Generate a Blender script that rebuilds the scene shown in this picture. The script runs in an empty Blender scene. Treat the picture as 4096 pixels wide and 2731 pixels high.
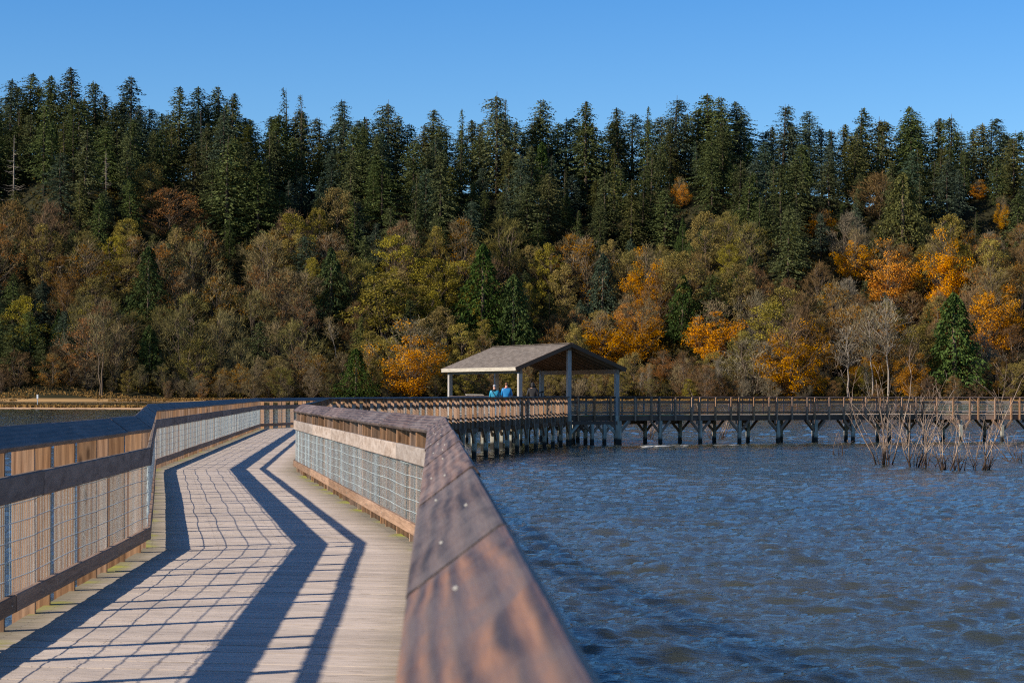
import bpy, bmesh, math, random
import numpy as np
from mathutils import Vector, Matrix
R = math.radians
scene = bpy.context.scene
COL = scene.collection

# ------------------------------------------------------------------ camera facts
FPX, H0, ROLL, HC = 8280.0, 1571.0, 0.002, 1.275      # focal length and horizon in photo pixels, roll, eye height over the deck
WATER_Z = -1.71
SUN_AZ, SUN_EL = 24.0, 28.5                            # shadow direction from +X, sun height

def ray(px, py):
    u, v = px - 2048.0, py - H0
    return u + ROLL * v, v - ROLL * u
def ground(px, py, z):
    u, v = ray(px, py)
    d = FPX * (HC - z) / v
    return Vector((u * d / FPX, d, z))
def to_px(x, y, z):
    return 2048 + FPX * x / y, H0 + FPX * (HC - z) / y + ROLL * FPX * x / y

# ------------------------------------------------------------------ object helpers
def tag(o, label=None, cat=None, group=None, kind=None):
    if label: o['label'] = label
    if cat: o['category'] = cat
    if group: o['group'] = group
    if kind: o['kind'] = kind
    return o
def empty(name, loc=(0, 0, 0), rz=0.0):
    o = bpy.data.objects.new(name, None)
    o.empty_display_size = 0.2
    COL.objects.link(o); o.location = loc; o.rotation_euler = (0, 0, rz)
    return o
def link(name, me, parent=None):
    o = bpy.data.objects.new(name, me); COL.objects.link(o)
    if parent is not None: o.parent = parent
    return o

class MB:
    """collects prisms and tubes; build() links them as ONE mesh"""
    def __init__(s):
        s.v = []; s.f = []; s.bc = []; s.rn = []; s.mi = []; s.sm = []
    def ring_prism(s, A, B, prof, a0, a1, seed, mi=0, caps=True):
        n = len(A); k = len(s.v); off = Vector((seed * 7.31, seed * 3.17, seed * 5.77))
        for ring, al in ((A, a0), (B, a1)):
            for p, q in zip(ring, prof):
                s.v.append(tuple(p)); s.bc.append((al + off.x, q[0] + off.y, q[1] + off.z)); s.rn.append((seed * 0.618034) % 1.0)
        for i in range(n):
            j = (i + 1) % n
            s.f.append((k + i, k + j, k + n + j, k + n + i)); s.mi.append(mi); s.sm.append(False)
        if caps:
            s.f.append(tuple(k + i for i in reversed(range(n)))); s.mi.append(mi); s.sm.append(False)
            s.f.append(tuple(k + n + i for i in range(n))); s.mi.append(mi); s.sm.append(False)
    def bar(s, p, q, w, t, up=(0, 0, 1), seed=None, mi=0, bev=0.004):
        p, q = Vector(p), Vector(q); d = (q - p); L = d.length; d.normalize()
        up = Vector(up); side = d.cross(up)
        if side.length < 1e-4: side = d.cross(Vector((0, 1, 0)))
        side.normalize(); up = side.cross(d).normalized()
        a, b, c = w / 2, t / 2, min(bev, w / 3, t / 3)
        prof = [(-a + c, -b), (a - c, -b), (a, -b + c), (a, b - c), (a - c, b), (-a + c, b), (-a, b - c), (-a, -b + c)]
        if seed is None: seed = random.random() * 50
        s.ring_prism([p + side * x + up * y for x, y in prof], [q + side * x + up * y for x, y in prof], prof, 0, L, seed, mi)
    def tube(s, pts, rad, n=5, mi=0, smooth=True, seed=0.0, tip=True):
        k0 = len(s.v); pts = [Vector(p) for p in pts]; al = 0
        prev = None
        for i, p in enumerate(pts):
            d = (pts[min(i + 1, len(pts) - 1)] - pts[max(i - 1, 0)])
            if d.length < 1e-9: d = Vector((0, 0, 1))
            d.normalize()
            ref = Vector((1, 0, 0)) if abs(d.x) < 0.8 else Vector((0, 1, 0))
            a = d.cross(ref).normalized(); b = d.cross(a)
            if i: al += (p - pts[i - 1]).length
            for j in range(n):
                t = 2 * math.pi * j / n
                s.v.append(tuple(p + (a * math.cos(t) + b * math.sin(t)) * rad[i])); s.bc.append((al + seed, math.cos(t) * rad[i], math.sin(t) * rad[i])); s.rn.append((seed * 0.618) % 1)
        for i in range(len(pts) - 1):
            for j in range(n):
                k = k0 + i * n; jj = (j + 1) % n
                s.f.append((k + j, k + jj, k + n + jj, k + n + j)); s.mi.append(mi); s.sm.append(smooth)
        if tip:
            s.f.append(tuple(k0 + j for j in reversed(range(n)))); s.mi.append(mi); s.sm.append(False)
            k = k0 + (len(pts) - 1) * n
            s.f.append(tuple(k + j for j in range(n))); s.mi.append(mi); s.sm.append(False)
    def disc(s, c, nrm, r, h, n=10, mi=0):
        c = Vector(c); nrm = Vector(nrm).normalized()
        s.tube([c - nrm * 0.004, c + nrm * h], [r, r * 0.8], n, mi, False)
    def mesh(s, name, mats):
        me = bpy.data.meshes.new(name)
        me.from_pydata(s.v, [], s.f)
        for m in (mats if isinstance(mats, (list, tuple)) else [mats]): me.materials.append(m)
        me.polygons.foreach_set('material_index', s.mi)
        me.polygons.foreach_set('use_smooth', s.sm)
        a = me.attributes.new('bc', 'FLOAT_VECTOR', 'POINT'); a.data.foreach_set('vector', np.array(s.bc, dtype=np.float32).ravel())
        a = me.attributes.new('rnd', 'FLOAT', 'POINT'); a.data.foreach_set('value', np.array(s.rn, dtype=np.float32))
        me.update()
        return me
    def build(s, name, mats, parent=None):
        return link(name, s.mesh(name, mats), parent)

def np_mesh(name, V, F, mat, rnd=None, smooth=False):
    me = bpy.data.meshes.new(name)
    nv, (nf, k) = len(V), F.shape
    me.vertices.add(nv); me.vertices.foreach_set('co', np.ascontiguousarray(V, dtype=np.float32).ravel())
    me.loops.add(nf * k); me.loops.foreach_set('vertex_index', np.ascontiguousarray(F, dtype=np.int32).ravel())
    me.polygons.add(nf)
    me.polygons.foreach_set('loop_start', np.arange(nf, dtype=np.int32) * k)
    me.polygons.foreach_set('loop_total', np.full(nf, k, dtype=np.int32))
    me.polygons.foreach_set('use_smooth', np.full(nf, smooth, dtype=bool))
    if rnd is not None:
        a = me.attributes.new('rnd', 'FLOAT', 'POINT'); a.data.foreach_set('value', np.asarray(rnd, dtype=np.float32))
    if mat is not None: me.materials.append(mat)
    me.update(calc_edges=True)
    return me

# ------------------------------------------------------------------ materials
def new_mat(name):
    m = bpy.data.materials.new(name); m.use_nodes = True
    nt = m.node_tree; nt.nodes.clear()
    out = nt.nodes.new('ShaderNodeOutputMaterial')
    return m, nt, out
def N(nt, typ, **kw):
    n = nt.nodes.new(typ)
    for k, v in kw.items(): setattr(n, k, v)
    return n
def ramp(nt, fac, stops):
    r = N(nt, 'ShaderNodeValToRGB'); e = r.color_ramp.elements
    while len(e) < len(stops): e.new(0.5)
    for el, (p, c) in zip(e, stops): el.position = p; el.color = (*c, 1) if len(c) == 3 else c
    nt.links.new(fac, r.inputs[0]); return r
def mixc(nt, fac, a, b, mode='MIX'):
    m = N(nt, 'ShaderNodeMix', data_type='RGBA', blend_type=mode); L = nt.links
    for s, v in ((m.inputs[0], fac), (m.inputs[6], a), (m.inputs[7], b)):
        if hasattr(v, 'is_output'): L.new(v, s)
        elif isinstance(v, (int, float)): s.default_value = v
        else: s.default_value = (*v, 1)
    return m.outputs[2]
def noise(nt, vec, scale=1.0, detail=4.0, rough=0.6, dist=0.0):
    n = N(nt, 'ShaderNodeTexNoise'); n.inputs['Scale'].default_value = scale; n.inputs['Detail'].default_value = detail
    n.inputs['Roughness'].default_value = rough; n.inputs['Distortion'].default_value = dist
    nt.links.new(vec, n.inputs['Vector']); return n.outputs['Fac']
def mapping(nt, vec, scale):
    m = N(nt, 'ShaderNodeMapping'); m.inputs['Scale'].default_value = scale
    nt.links.new(vec, m.inputs['Vector']); return m.outputs[0]
def maprange(nt, v, a, b, c=0.0, d=1.0):
    m = N(nt, 'ShaderNodeMapRange'); nt.links.new(v, m.inputs[0])
    for i, x in enumerate((a, b, c, d)): m.inputs[i + 1].default_value = x
    return m.outputs[0]
def math_n(nt, op, a, b=0.5):
    m = N(nt, 'ShaderNodeMath', operation=op)
    for s, v in ((m.inputs[0], a), (m.inputs[1], b)):
        if hasattr(v, 'is_output'): nt.links.new(v, s)
        else: s.default_value = v
    return m.outputs[0]
def principled(nt, out, col, rough=0.8, spec=0.3, bump=None, bstr=0.3, bdist=0.01, metallic=0.0):
    p = N(nt, 'ShaderNodeBsdfPrincipled'); L = nt.links
    if hasattr(col, 'is_output'): L.new(col, p.inputs['Base Color'])
    else: p.inputs['Base Color'].default_value = (*col, 1)
    if hasattr(rough, 'is_output'): L.new(rough, p.inputs['Roughness'])
    else: p.inputs['Roughness'].default_value = rough
    p.inputs['Specular IOR Level'].default_value = spec; p.inputs['Metallic'].default_value = metallic
    if bump is not None:
        b = N(nt, 'ShaderNodeBump'); b.inputs['Strength'].default_value = bstr; b.inputs['Distance'].default_value = bdist
        L.new(bump, b.inputs['Height']); L.new(b.outputs[0], p.inputs['Normal'])
    if out is not None: L.new(p.outputs[0], out.inputs[0])
    return p

def wood(name, dark, light, patch=None, patch_amt=0.5, grain=(1.6, 34, 34), rough=0.8, bstr=0.35, vary=0.35, knots=0.0, spec=0.25, rings=0.0, ring_f=95.0):
    """weathered lumber; bc runs along the board, so the grain does too"""
    m, nt, out = new_mat(name)
    at = N(nt, 'ShaderNodeAttribute', attribute_name='bc'); bc = at.outputs['Vector']
    oi = N(nt, 'ShaderNodeObjectInfo')
    off = N(nt, 'ShaderNodeVectorMath', operation='SCALE'); off.inputs[0].default_value = (31, 17, 23); nt.links.new(oi.outputs['Random'], off.inputs['Scale'])
    ad = N(nt, 'ShaderNodeVectorMath', operation='ADD'); nt.links.new(bc, ad.inputs[0]); nt.links.new(off.outputs[0], ad.inputs[1]); bc = ad.outputs[0]
    g = noise(nt, mapping(nt, bc, grain), 1.0, 6, 0.62, 0.9)
    fine = noise(nt, mapping(nt, bc, (7, 190, 190)), 1.0, 3, 0.6, 0.2)
    if rings:
        sp = N(nt, 'ShaderNodeSeparateXYZ'); nt.links.new(bc, sp.inputs[0])
        wob = noise(nt, mapping(nt, bc, (0.8, 5, 5)), 1.0, 3, 0.5, 0.2)
        ph = math_n(nt, 'ADD', math_n(nt, 'MULTIPLY', sp.outputs[1], ring_f), math_n(nt, 'MULTIPLY', wob, 15.0))
        rg = maprange(nt, math_n(nt, 'SINE', ph, 0), -1, 1, 0.18, 0.82)
        mg = N(nt, 'ShaderNodeMix'); mg.inputs[0].default_value = rings; nt.links.new(g, mg.inputs[2]); nt.links.new(rg, mg.inputs[3]); g = mg.outputs[0]
    col = ramp(nt, g, [(0.28, dark), (0.5, tuple((a + b) / 2 for a, b in zip(dark, light))), (0.72, light)]).outputs[0]
    col = mixc(nt, 0.35, col, ramp(nt, fine, [(0.3, (0.25, 0.25, 0.25)), (0.7, (1.0, 1.0, 1.0))]).outputs[0], 'MULTIPLY')
    if patch:
        pn = noise(nt, mapping(nt, bc, (2.2, 9, 9)), 1.0, 5, 0.65, 0.5)
        col = mixc(nt, math_n(nt, 'MULTIPLY', maprange(nt, pn, 0.42, 0.62), patch_amt), col, patch)
    if knots:
        vo = N(nt, 'ShaderNodeTexVoronoi'); vo.inputs['Scale'].default_value = 1.0; nt.links.new(mapping(nt, bc, (2.3, 9, 4)), vo.inputs['Vector'])
        col = mixc(nt, math_n(nt, 'MULTIPLY', maprange(nt, vo.outputs['Distance'], 0.16, 0.05), knots), col, tuple(c * 0.35 for c in dark))
    rn = N(nt, 'ShaderNodeAttribute', attribute_name='rnd').outputs['Fac']
    rr = math_n(nt, 'FRACT', math_n(nt, 'ADD', rn, oi.outputs['Random']), 0)
    v = maprange(nt, rr, 0, 1, 1 - vary, 1 + vary)
    hs = N(nt, 'ShaderNodeHueSaturation'); nt.links.new(v, hs.inputs['Value']); nt.links.new(col, hs.inputs['Color'])
    nt.links.new(maprange(nt, rn, 0, 1, 0.85, 1.1), hs.inputs['Saturation'])
    h = math_n(nt, 'ADD', g, math_n(nt, 'MULTIPLY', fine, 0.5))
    principled(nt, out, hs.outputs[0], rough, spec, h, bstr, 0.006)
    return m

M = {}
M['fin'] = wood('treated_lumber_post', (0.165, 0.080, 0.040), (0.47, 0.265, 0.142), (0.27, 0.185, 0.125), 0.4, knots=0.85, vary=0.3, rings=0.3, ring_f=140.0)
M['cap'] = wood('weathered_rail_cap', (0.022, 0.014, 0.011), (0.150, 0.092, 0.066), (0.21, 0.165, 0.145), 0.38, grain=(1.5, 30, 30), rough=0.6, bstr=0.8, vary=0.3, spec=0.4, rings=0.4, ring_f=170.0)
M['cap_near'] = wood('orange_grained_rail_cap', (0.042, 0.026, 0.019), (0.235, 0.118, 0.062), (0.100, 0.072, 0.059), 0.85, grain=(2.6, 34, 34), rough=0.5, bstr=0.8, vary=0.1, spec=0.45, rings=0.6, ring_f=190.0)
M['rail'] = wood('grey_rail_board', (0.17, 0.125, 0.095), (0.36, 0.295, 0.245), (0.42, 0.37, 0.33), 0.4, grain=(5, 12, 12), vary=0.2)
M['rail_dark'] = wood('old_shaded_rail_board', (0.085, 0.060, 0.046), (0.20, 0.152, 0.122), (0.24, 0.195, 0.165), 0.4, grain=(4, 14, 14), vary=0.2)  # older left-side boards, their shade side also darkened in the colour
M['low'] = wood('brown_low_rail', (0.155, 0.092, 0.056), (0.34, 0.215, 0.14), None, grain=(2, 30, 30), vary=0.25)
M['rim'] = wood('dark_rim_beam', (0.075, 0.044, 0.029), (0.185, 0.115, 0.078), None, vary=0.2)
M['rim_lit'] = wood('sunlit_rim_beam', (0.16, 0.095, 0.062), (0.31, 0.20, 0.14), None, vary=0.2)  # lighter copy of the rim wood, sunlight put into its colour
M['beam'] = wood('roof_timber', (0.16, 0.115, 0.085), (0.32, 0.255, 0.205), None, vary=0.15)
M['rafter'] = wood('rafter_timber', (0.13, 0.08, 0.05), (0.27, 0.18, 0.115), None, vary=0.2)
M['post'] = wood('grey_shelter_post', (0.24, 0.215, 0.19), (0.47, 0.435, 0.40), None, grain=(2, 22, 22), vary=0.08)
M['fascia'] = wood('pale_fascia', (0.30, 0.265, 0.21), (0.52, 0.47, 0.39), None, grain=(2, 16, 16), vary=0.08)

def mat_pile():
    m, nt, out = new_mat('pile_timber')
    geo = N(nt, 'ShaderNodeNewGeometry'); sep = N(nt, 'ShaderNodeSeparateXYZ'); nt.links.new(geo.outputs['Position'], sep.inputs[0])
    at = N(nt, 'ShaderNodeAttribute', attribute_name='bc').outputs['Vector']
    g = noise(nt, mapping(nt, at, (1.6, 18, 18)), 1, 5, 0.6, 0.5)
    col = ramp(nt, g, [(0.3, (0.20, 0.205, 0.165)), (0.7, (0.48, 0.47, 0.39))]).outputs[0]
    br = noise(nt, mapping(nt, at, (0.8, 3, 3)), 1, 3, 0.6)
    col = mixc(nt, maprange(nt, br, 0.45, 0.62, 0, 0.7), col, (0.24, 0.16, 0.10))
    zz = math_n(nt, 'ADD', sep.outputs[2], math_n(nt, 'MULTIPLY', noise(nt, geo.outputs['Position'], 5, 4, 0.6), 0.22))
    wet = maprange(nt, zz, WATER_Z + 0.40, WATER_Z + 0.55, 1, 0)
    col = mixc(nt, wet, col, (0.016, 0.014, 0.011))
    principled(nt, out, col, 0.75, 0.3, g, 0.3, 0.006)
    return m
M['pile'] = mat_pile()

def mat_deck():
    m, nt, out = new_mat('deck_planks')
    at = N(nt, 'ShaderNodeAttribute', attribute_name='bc'); bc = at.outputs['Vector']
    sep = N(nt, 'ShaderNodeSeparateXYZ'); nt.links.new(bc, sep.inputs[0])
    e = N(nt, 'ShaderNodeAttribute', attribute_name='edge').outputs['Fac']
    geo = N(nt, 'ShaderNodeNewGeometry')
    g = noise(nt, mapping(nt, bc, (2.4, 95, 20)), 1, 5, 0.65, 0.25)
    wv = noise(nt, mapping(nt, bc, (1.0, 240, 20)), 1, 2, 0.5, 0.1)
    col = ramp(nt, g, [(0.27, (0.22, 0.172, 0.135)), (0.42, (0.52, 0.430, 0.355)), (0.75, (0.65, 0.545, 0.455))]).outputs[0]
    col = mixc(nt, 0.42, col, ramp(nt, wv, [(0.36, (0.35, 0.33, 0.3)), (0.56, (1, 1, 1))]).outputs[0], 'MULTIPLY')
    # dashes of dark dirt lying in the grooves
    dn = noise(nt, mapping(nt, bc, (5.0, 60, 20)), 1, 2, 0.5, 0.4)
    col = mixc(nt, maprange(nt, dn, 0.61, 0.68, 0, 0.7), col, (0.13, 0.10, 0.07))
    big = noise(nt, geo.outputs['Position'], 0.55, 4, 0.6)
    col = mixc(nt, 0.5, col, ramp(nt, big, [(0.3, (0.78, 0.75, 0.72)), (0.65, (1.0, 1.0, 1.0))]).outputs[0], 'MULTIPLY')
    # algae and moss creeping in from the plank ends
    en = noise(nt, mapping(nt, bc, (3.5, 14, 20)), 1, 5, 0.7, 0.4)
    ew = math_n(nt, 'ADD', e, math_n(nt, 'MULTIPLY', math_n(nt, 'SUBTRACT', en, 0.5), 0.5))
    col = mixc(nt, maprange(nt, ew, 0.42, 0.03, 0, 0.78), col, (0.125, 0.105, 0.05))
    mn = noise(nt, geo.outputs['Position'], 1.1, 3, 0.6)
    moss = math_n(nt, 'MULTIPLY', maprange(nt, ew, 0.17, 0.03), maprange(nt, mn, 0.50, 0.62))
    col = mixc(nt, math_n(nt, 'MULTIPLY', moss, 0.85), col, (0.30, 0.29, 0.025))
    rn = N(nt, 'ShaderNodeAttribute', attribute_name='rnd').outputs['Fac']
    hs = N(nt, 'ShaderNodeHueSaturation'); nt.links.new(maprange(nt, rn, 0, 1, 0.86, 1.08), hs.inputs['Value']); nt.links.new(col, hs.inputs['Color'])
    principled(nt, out, hs.outputs[0], 0.85, 0.2, math_n(nt, 'ADD', g, wv), 0.35, 0.004)
    return m
M['deck'] = mat_deck()

def mat_simple(name, col, rough=0.6, spec=0.3, metallic=0.0, nscale=None, namt=0.3):
    m, nt, out = new_mat(name)
    c = col
    if nscale:
        tc = N(nt, 'ShaderNodeTexCoord')
        n = noise(nt, tc.outputs['Object'], nscale, 4, 0.6)
        c = mixc(nt, n, tuple(x * (1 - namt) for x in col), tuple(min(1, x * (1 + namt)) for x in col))
    principled(nt, out, c, rough, spec, metallic=metallic)
    return m
M['wire'] = mat_simple('galvanised_wire', (0.40, 0.46, 0.46), 0.45, 0.5, 0.0, 2.5, 0.3)
M['screw'] = mat_simple('zinc_screw', (0.29, 0.27, 0.23), 0.4, 0.5)
M['plate'] = mat_simple('steel_plate', (0.38, 0.41, 0.42), 0.5, 0.5, 0.3)
M['deck_screw'] = mat_simple('rusty_deck_screw', (0.06, 0.045, 0.035), 0.6)
M['paint_pink'] = mat_simple('pink_chalk', (0.75, 0.16, 0.26), 0.9)

def mat_roof():
    m, nt, out = new_mat('asphalt_shingles')
    at = N(nt, 'ShaderNodeAttribute', attribute_name='bc').outputs['Vector']
    b = N(nt, 'ShaderNodeTexBrick'); b.inputs['Scale'].default_value = 1.0; b.offset = 0.37; b.squash = 1.0
    b.inputs['Color1'].default_value = (0.135, 0.112, 0.094, 1); b.inputs['Color2'].default_value = (0.21, 0.18, 0.155, 1); b.inputs['Mortar'].default_value = (0.055, 0.045, 0.038, 1)
    b.inputs['Mortar Size'].default_value = 0.012; b.inputs['Brick Width'].default_value = 0.30; b.inputs['Row Height'].default_value = 0.14
    nt.links.new(at, b.inputs['Vector'])
    n = noise(nt, at, 2.2, 5, 0.65)
    col = mixc(nt, 0.6, b.outputs['Color'], ramp(nt, n, [(0.3, (0.6, 0.6, 0.58)), (0.7, (1.1, 1.05, 1.0))]).outputs[0], 'MULTIPLY')
    principled(nt, out, col, 0.9, 0.15, b.outputs['Fac'], -0.4, 0.012)
    return m
M['roof'] = mat_roof()

def mat_leaf(name, col, var=0.35, trans=0.22, col2=None, hue=0.0):
    m, nt, out = new_mat(name); L = nt.links
    rn = N(nt, 'ShaderNodeAttribute', attribute_name='rnd').outputs['Fac']
    oi = N(nt, 'ShaderNodeObjectInfo')
    c = mixc(nt, rn, col, col2 if col2 else tuple(x * 0.75 for x in col))
    hs = N(nt, 'ShaderNodeHueSaturation'); L.new(c, hs.inputs['Color'])
    fr = math_n(nt, 'FRACT', math_n(nt, 'MULTIPLY', rn, 7.13), 0)
    v = math_n(nt, 'MULTIPLY', maprange(nt, fr, 0, 1, 1 - var, 1 + var), maprange(nt, oi.outputs['Random'], 0, 1, 0.70, 1.12))
    L.new(v, hs.inputs['Value'])
    r2 = math_n(nt, 'FRACT', math_n(nt, 'MULTIPLY', oi.outputs['Random'], 13.7), 0)
    L.new(maprange(nt, r2, 0, 1, 0.5 - 0.008 - hue * .6, 0.5 + 0.010 + hue * .6), hs.inputs['Hue'])
    L.new(maprange(nt, r2, 0, 1, 0.92, 1.15), hs.inputs['Saturation'])
    d = N(nt, 'ShaderNodeBsdfDiffuse'); L.new(hs.outputs[0], d.inputs['Color'])
    t = N(nt, 'ShaderNodeBsdfTranslucent'); L.new(hs.outputs[0], t.inputs['Color'])
    mx = N(nt, 'ShaderNodeMixShader'); mx.inputs[0].default_value = trans
    L.new(d.outputs[0], mx.inputs[1]); L.new(t.outputs[0], mx.inputs[2]); L.new(mx.outputs[0], out.inputs[0])
    return m
LEAF = {
    'fir': mat_leaf('fir_needles', (0.112, 0.122, 0.044), 0.5, 0.15, (0.055, 0.070, 0.032), 0.012),
    'fir_blue': mat_leaf('blue_fir_needles', (0.085, 0.110, 0.066), 0.5, 0.15, (0.045, 0.066, 0.045)),
    'fir_olive': mat_leaf('olive_fir_needles', (0.125, 0.118, 0.036), 0.4, 0.15, (0.070, 0.076, 0.030)),
    'cedar': mat_leaf('cedar_sprays', (0.075, 0.100, 0.030), 0.45, 0.15, (0.040, 0.062, 0.022)),
    'olive': mat_leaf('olive_leaves', (0.320, 0.240, 0.062), 0.4, 0.22, (0.185, 0.148, 0.045), 0.008),
    'gold': mat_leaf('golden_leaves', (0.80, 0.37, 0.008), 0.3, 0.3, (0.55, 0.21, 0.008)),
    'amber': mat_leaf('amber_leaves', (0.70, 0.325, 0.014), 0.35, 0.3, (0.36, 0.145, 0.014)),
    'orange': mat_leaf('orange_leaves', (0.42, 0.185, 0.026), 0.35, 0.28, (0.25, 0.105, 0.022)),
    'rust': mat_leaf('rust_leaves', (0.235, 0.108, 0.028), 0.35, 0.22, (0.145, 0.075, 0.026)),
    'twig': mat_leaf('bare_twigs', (0.250, 0.190, 0.098), 0.4, 0.0, (0.130, 0.098, 0.054)),
    'twig_red': mat_leaf('reddish_twigs', (0.205, 0.132, 0.062), 0.4, 0.0, (0.115, 0.072, 0.038)),
    'twig_grey': mat_leaf('grey_twigs', (0.235, 0.198, 0.130), 0.35, 0.0, (0.130, 0.108, 0.072)),
    'twig_green': mat_leaf('mossy_twigs', (0.230, 0.192, 0.070), 0.4, 0.0, (0.100, 0.088, 0.034)),
    'grass': mat_leaf('dry_marsh_grass', (0.30, 0.185, 0.085), 0.3, 0.2, (0.20, 0.115, 0.058)),
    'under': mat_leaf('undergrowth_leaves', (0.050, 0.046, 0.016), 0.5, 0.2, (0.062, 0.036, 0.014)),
}
def mat_bark(name, dark, light):
    m, nt, out = new_mat(name)
    tc = N(nt, 'ShaderNodeTexCoord')
    n = noise(nt, mapping(nt, tc.outputs['Object'], (1.6, 1.6, 0.5)), 1.2, 4, 0.6)
    principled(nt, out, ramp(nt, n, [(0.3, dark), (0.7, light)]).outputs[0], 0.9, 0.1)
    return m
BARK = {'dark': mat_bark('dark_bark', (0.045, 0.032, 0.024), (0.10, 0.075, 0.055)),
        'brown': mat_bark('brown_bark', (0.09, 0.065, 0.045), (0.19, 0.14, 0.10)),
        'pale': mat_bark('pale_bark', (0.17, 0.14, 0.11), (0.36, 0.305, 0.25)),
        'drift': mat_bark('driftwood', (0.34, 0.29, 0.24), (0.62, 0.55, 0.47))}

def mat_deadwood():
    m, nt, out = new_mat('drowned_stems')
    geo = N(nt, 'ShaderNodeNewGeometry'); sep = N(nt, 'ShaderNodeSeparateXYZ'); nt.links.new(geo.outputs['Position'], sep.inputs[0])
    n = noise(nt, geo.outputs['Position'], 3.0, 4, 0.65)
    col = ramp(nt, n, [(0.3, (0.15, 0.095, 0.065)), (0.55, (0.30, 0.215, 0.155)), (0.75, (0.46, 0.36, 0.27))]).outputs[0]
    wet = maprange(nt, math_n(nt, 'ADD', sep.outputs[2], math_n(nt, 'MULTIPLY', n, 0.6)), WATER_Z + 0.65, WATER_Z + 1.05, 1, 0)
    col = mixc(nt, wet, col, (0.045, 0.028, 0.020))
    principled(nt, out, col, 0.8, 0.2); return m
M['dead'] = mat_deadwood()

def mat_hill():
    m, nt, out = new_mat('hillside_soil')
    geo = N(nt, 'ShaderNodeNewGeometry'); sep = N(nt, 'ShaderNodeSeparateXYZ'); nt.links.new(geo.outputs['Position'], sep.inputs[0])
    n = noise(nt, geo.outputs['Position'], 0.12, 6, 0.65)
    col = ramp(nt, n, [(0.3, (0.014, 0.015, 0.007)), (0.6, (0.030, 0.026, 0.011)), (0.75, (0.048, 0.030, 0.013))]).outputs[0]
    col = mixc(nt, maprange(nt, sep.outputs[2], -0.95, -0.4, 1, 0), col, (0.33, 0.20, 0.085))
    col = mixc(nt, maprange(nt, sep.outputs[2], WATER_Z + 0.25, WATER_Z + 0.05), col, (0.055, 0.045, 0.03))
    principled(nt, out, col, 0.95, 0.1); return m
M['hill'] = mat_hill()
def mat_sand():
    m, nt, out = new_mat('sand')
    geo = N(nt, 'ShaderNodeNewGeometry')
    n = noise(nt, mapping(nt, geo.outputs['Position'], (0.12, 0.5, 1)), 1, 5, 0.65)
    principled(nt, out, ramp(nt, n, [(0.3, (0.30, 0.18, 0.10)), (0.7, (0.55, 0.36, 0.21))]).outputs[0], 0.95, 0.1); return m
M['sand'] = mat_sand()

def mat_water():
    m, nt, out = new_mat('rippled_water')
    geo = N(nt, 'ShaderNodeNewGeometry'); pos = geo.outputs['Position']
    n1 = noise(nt, mapping(nt, pos, (3.2, 9.5, 3)), 1, 4, 0.62, 0.5)
    n2 = noise(nt, mapping(nt, pos, (12, 32, 9)), 1, 3, 0.55, 0.3)
    h = math_n(nt, 'ADD', math_n(nt, 'MULTIPLY', n1, 1.0), math_n(nt, 'MULTIPLY', n2, 0.28))
    big = noise(nt, mapping(nt, pos, (0.05, 0.09, 1)), 1, 3, 0.6)
    col = ramp(nt, big, [(0.35, (0.034, 0.039, 0.028)), (0.65, (0.056, 0.054, 0.034))]).outputs[0]
    p = principled(nt, out, col, 0.07, 0.5, h, 0.5, 0.036)
    p.inputs['IOR'].default_value = 1.33
    p.subsurface_method = 'BURLEY'; p.inputs['Subsurface Weight'].default_value = 1.0; p.inputs['Subsurface Radius'].default_value = (1.0, 1.0, 0.8); p.inputs['Subsurface Scale'].default_value = 1.7
    return m
M['water'] = mat_water()
M['foam'] = mat_simple('water_foam', (0.40, 0.40, 0.39), 0.9, 0.2, 0, 6, 0.25)

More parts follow.
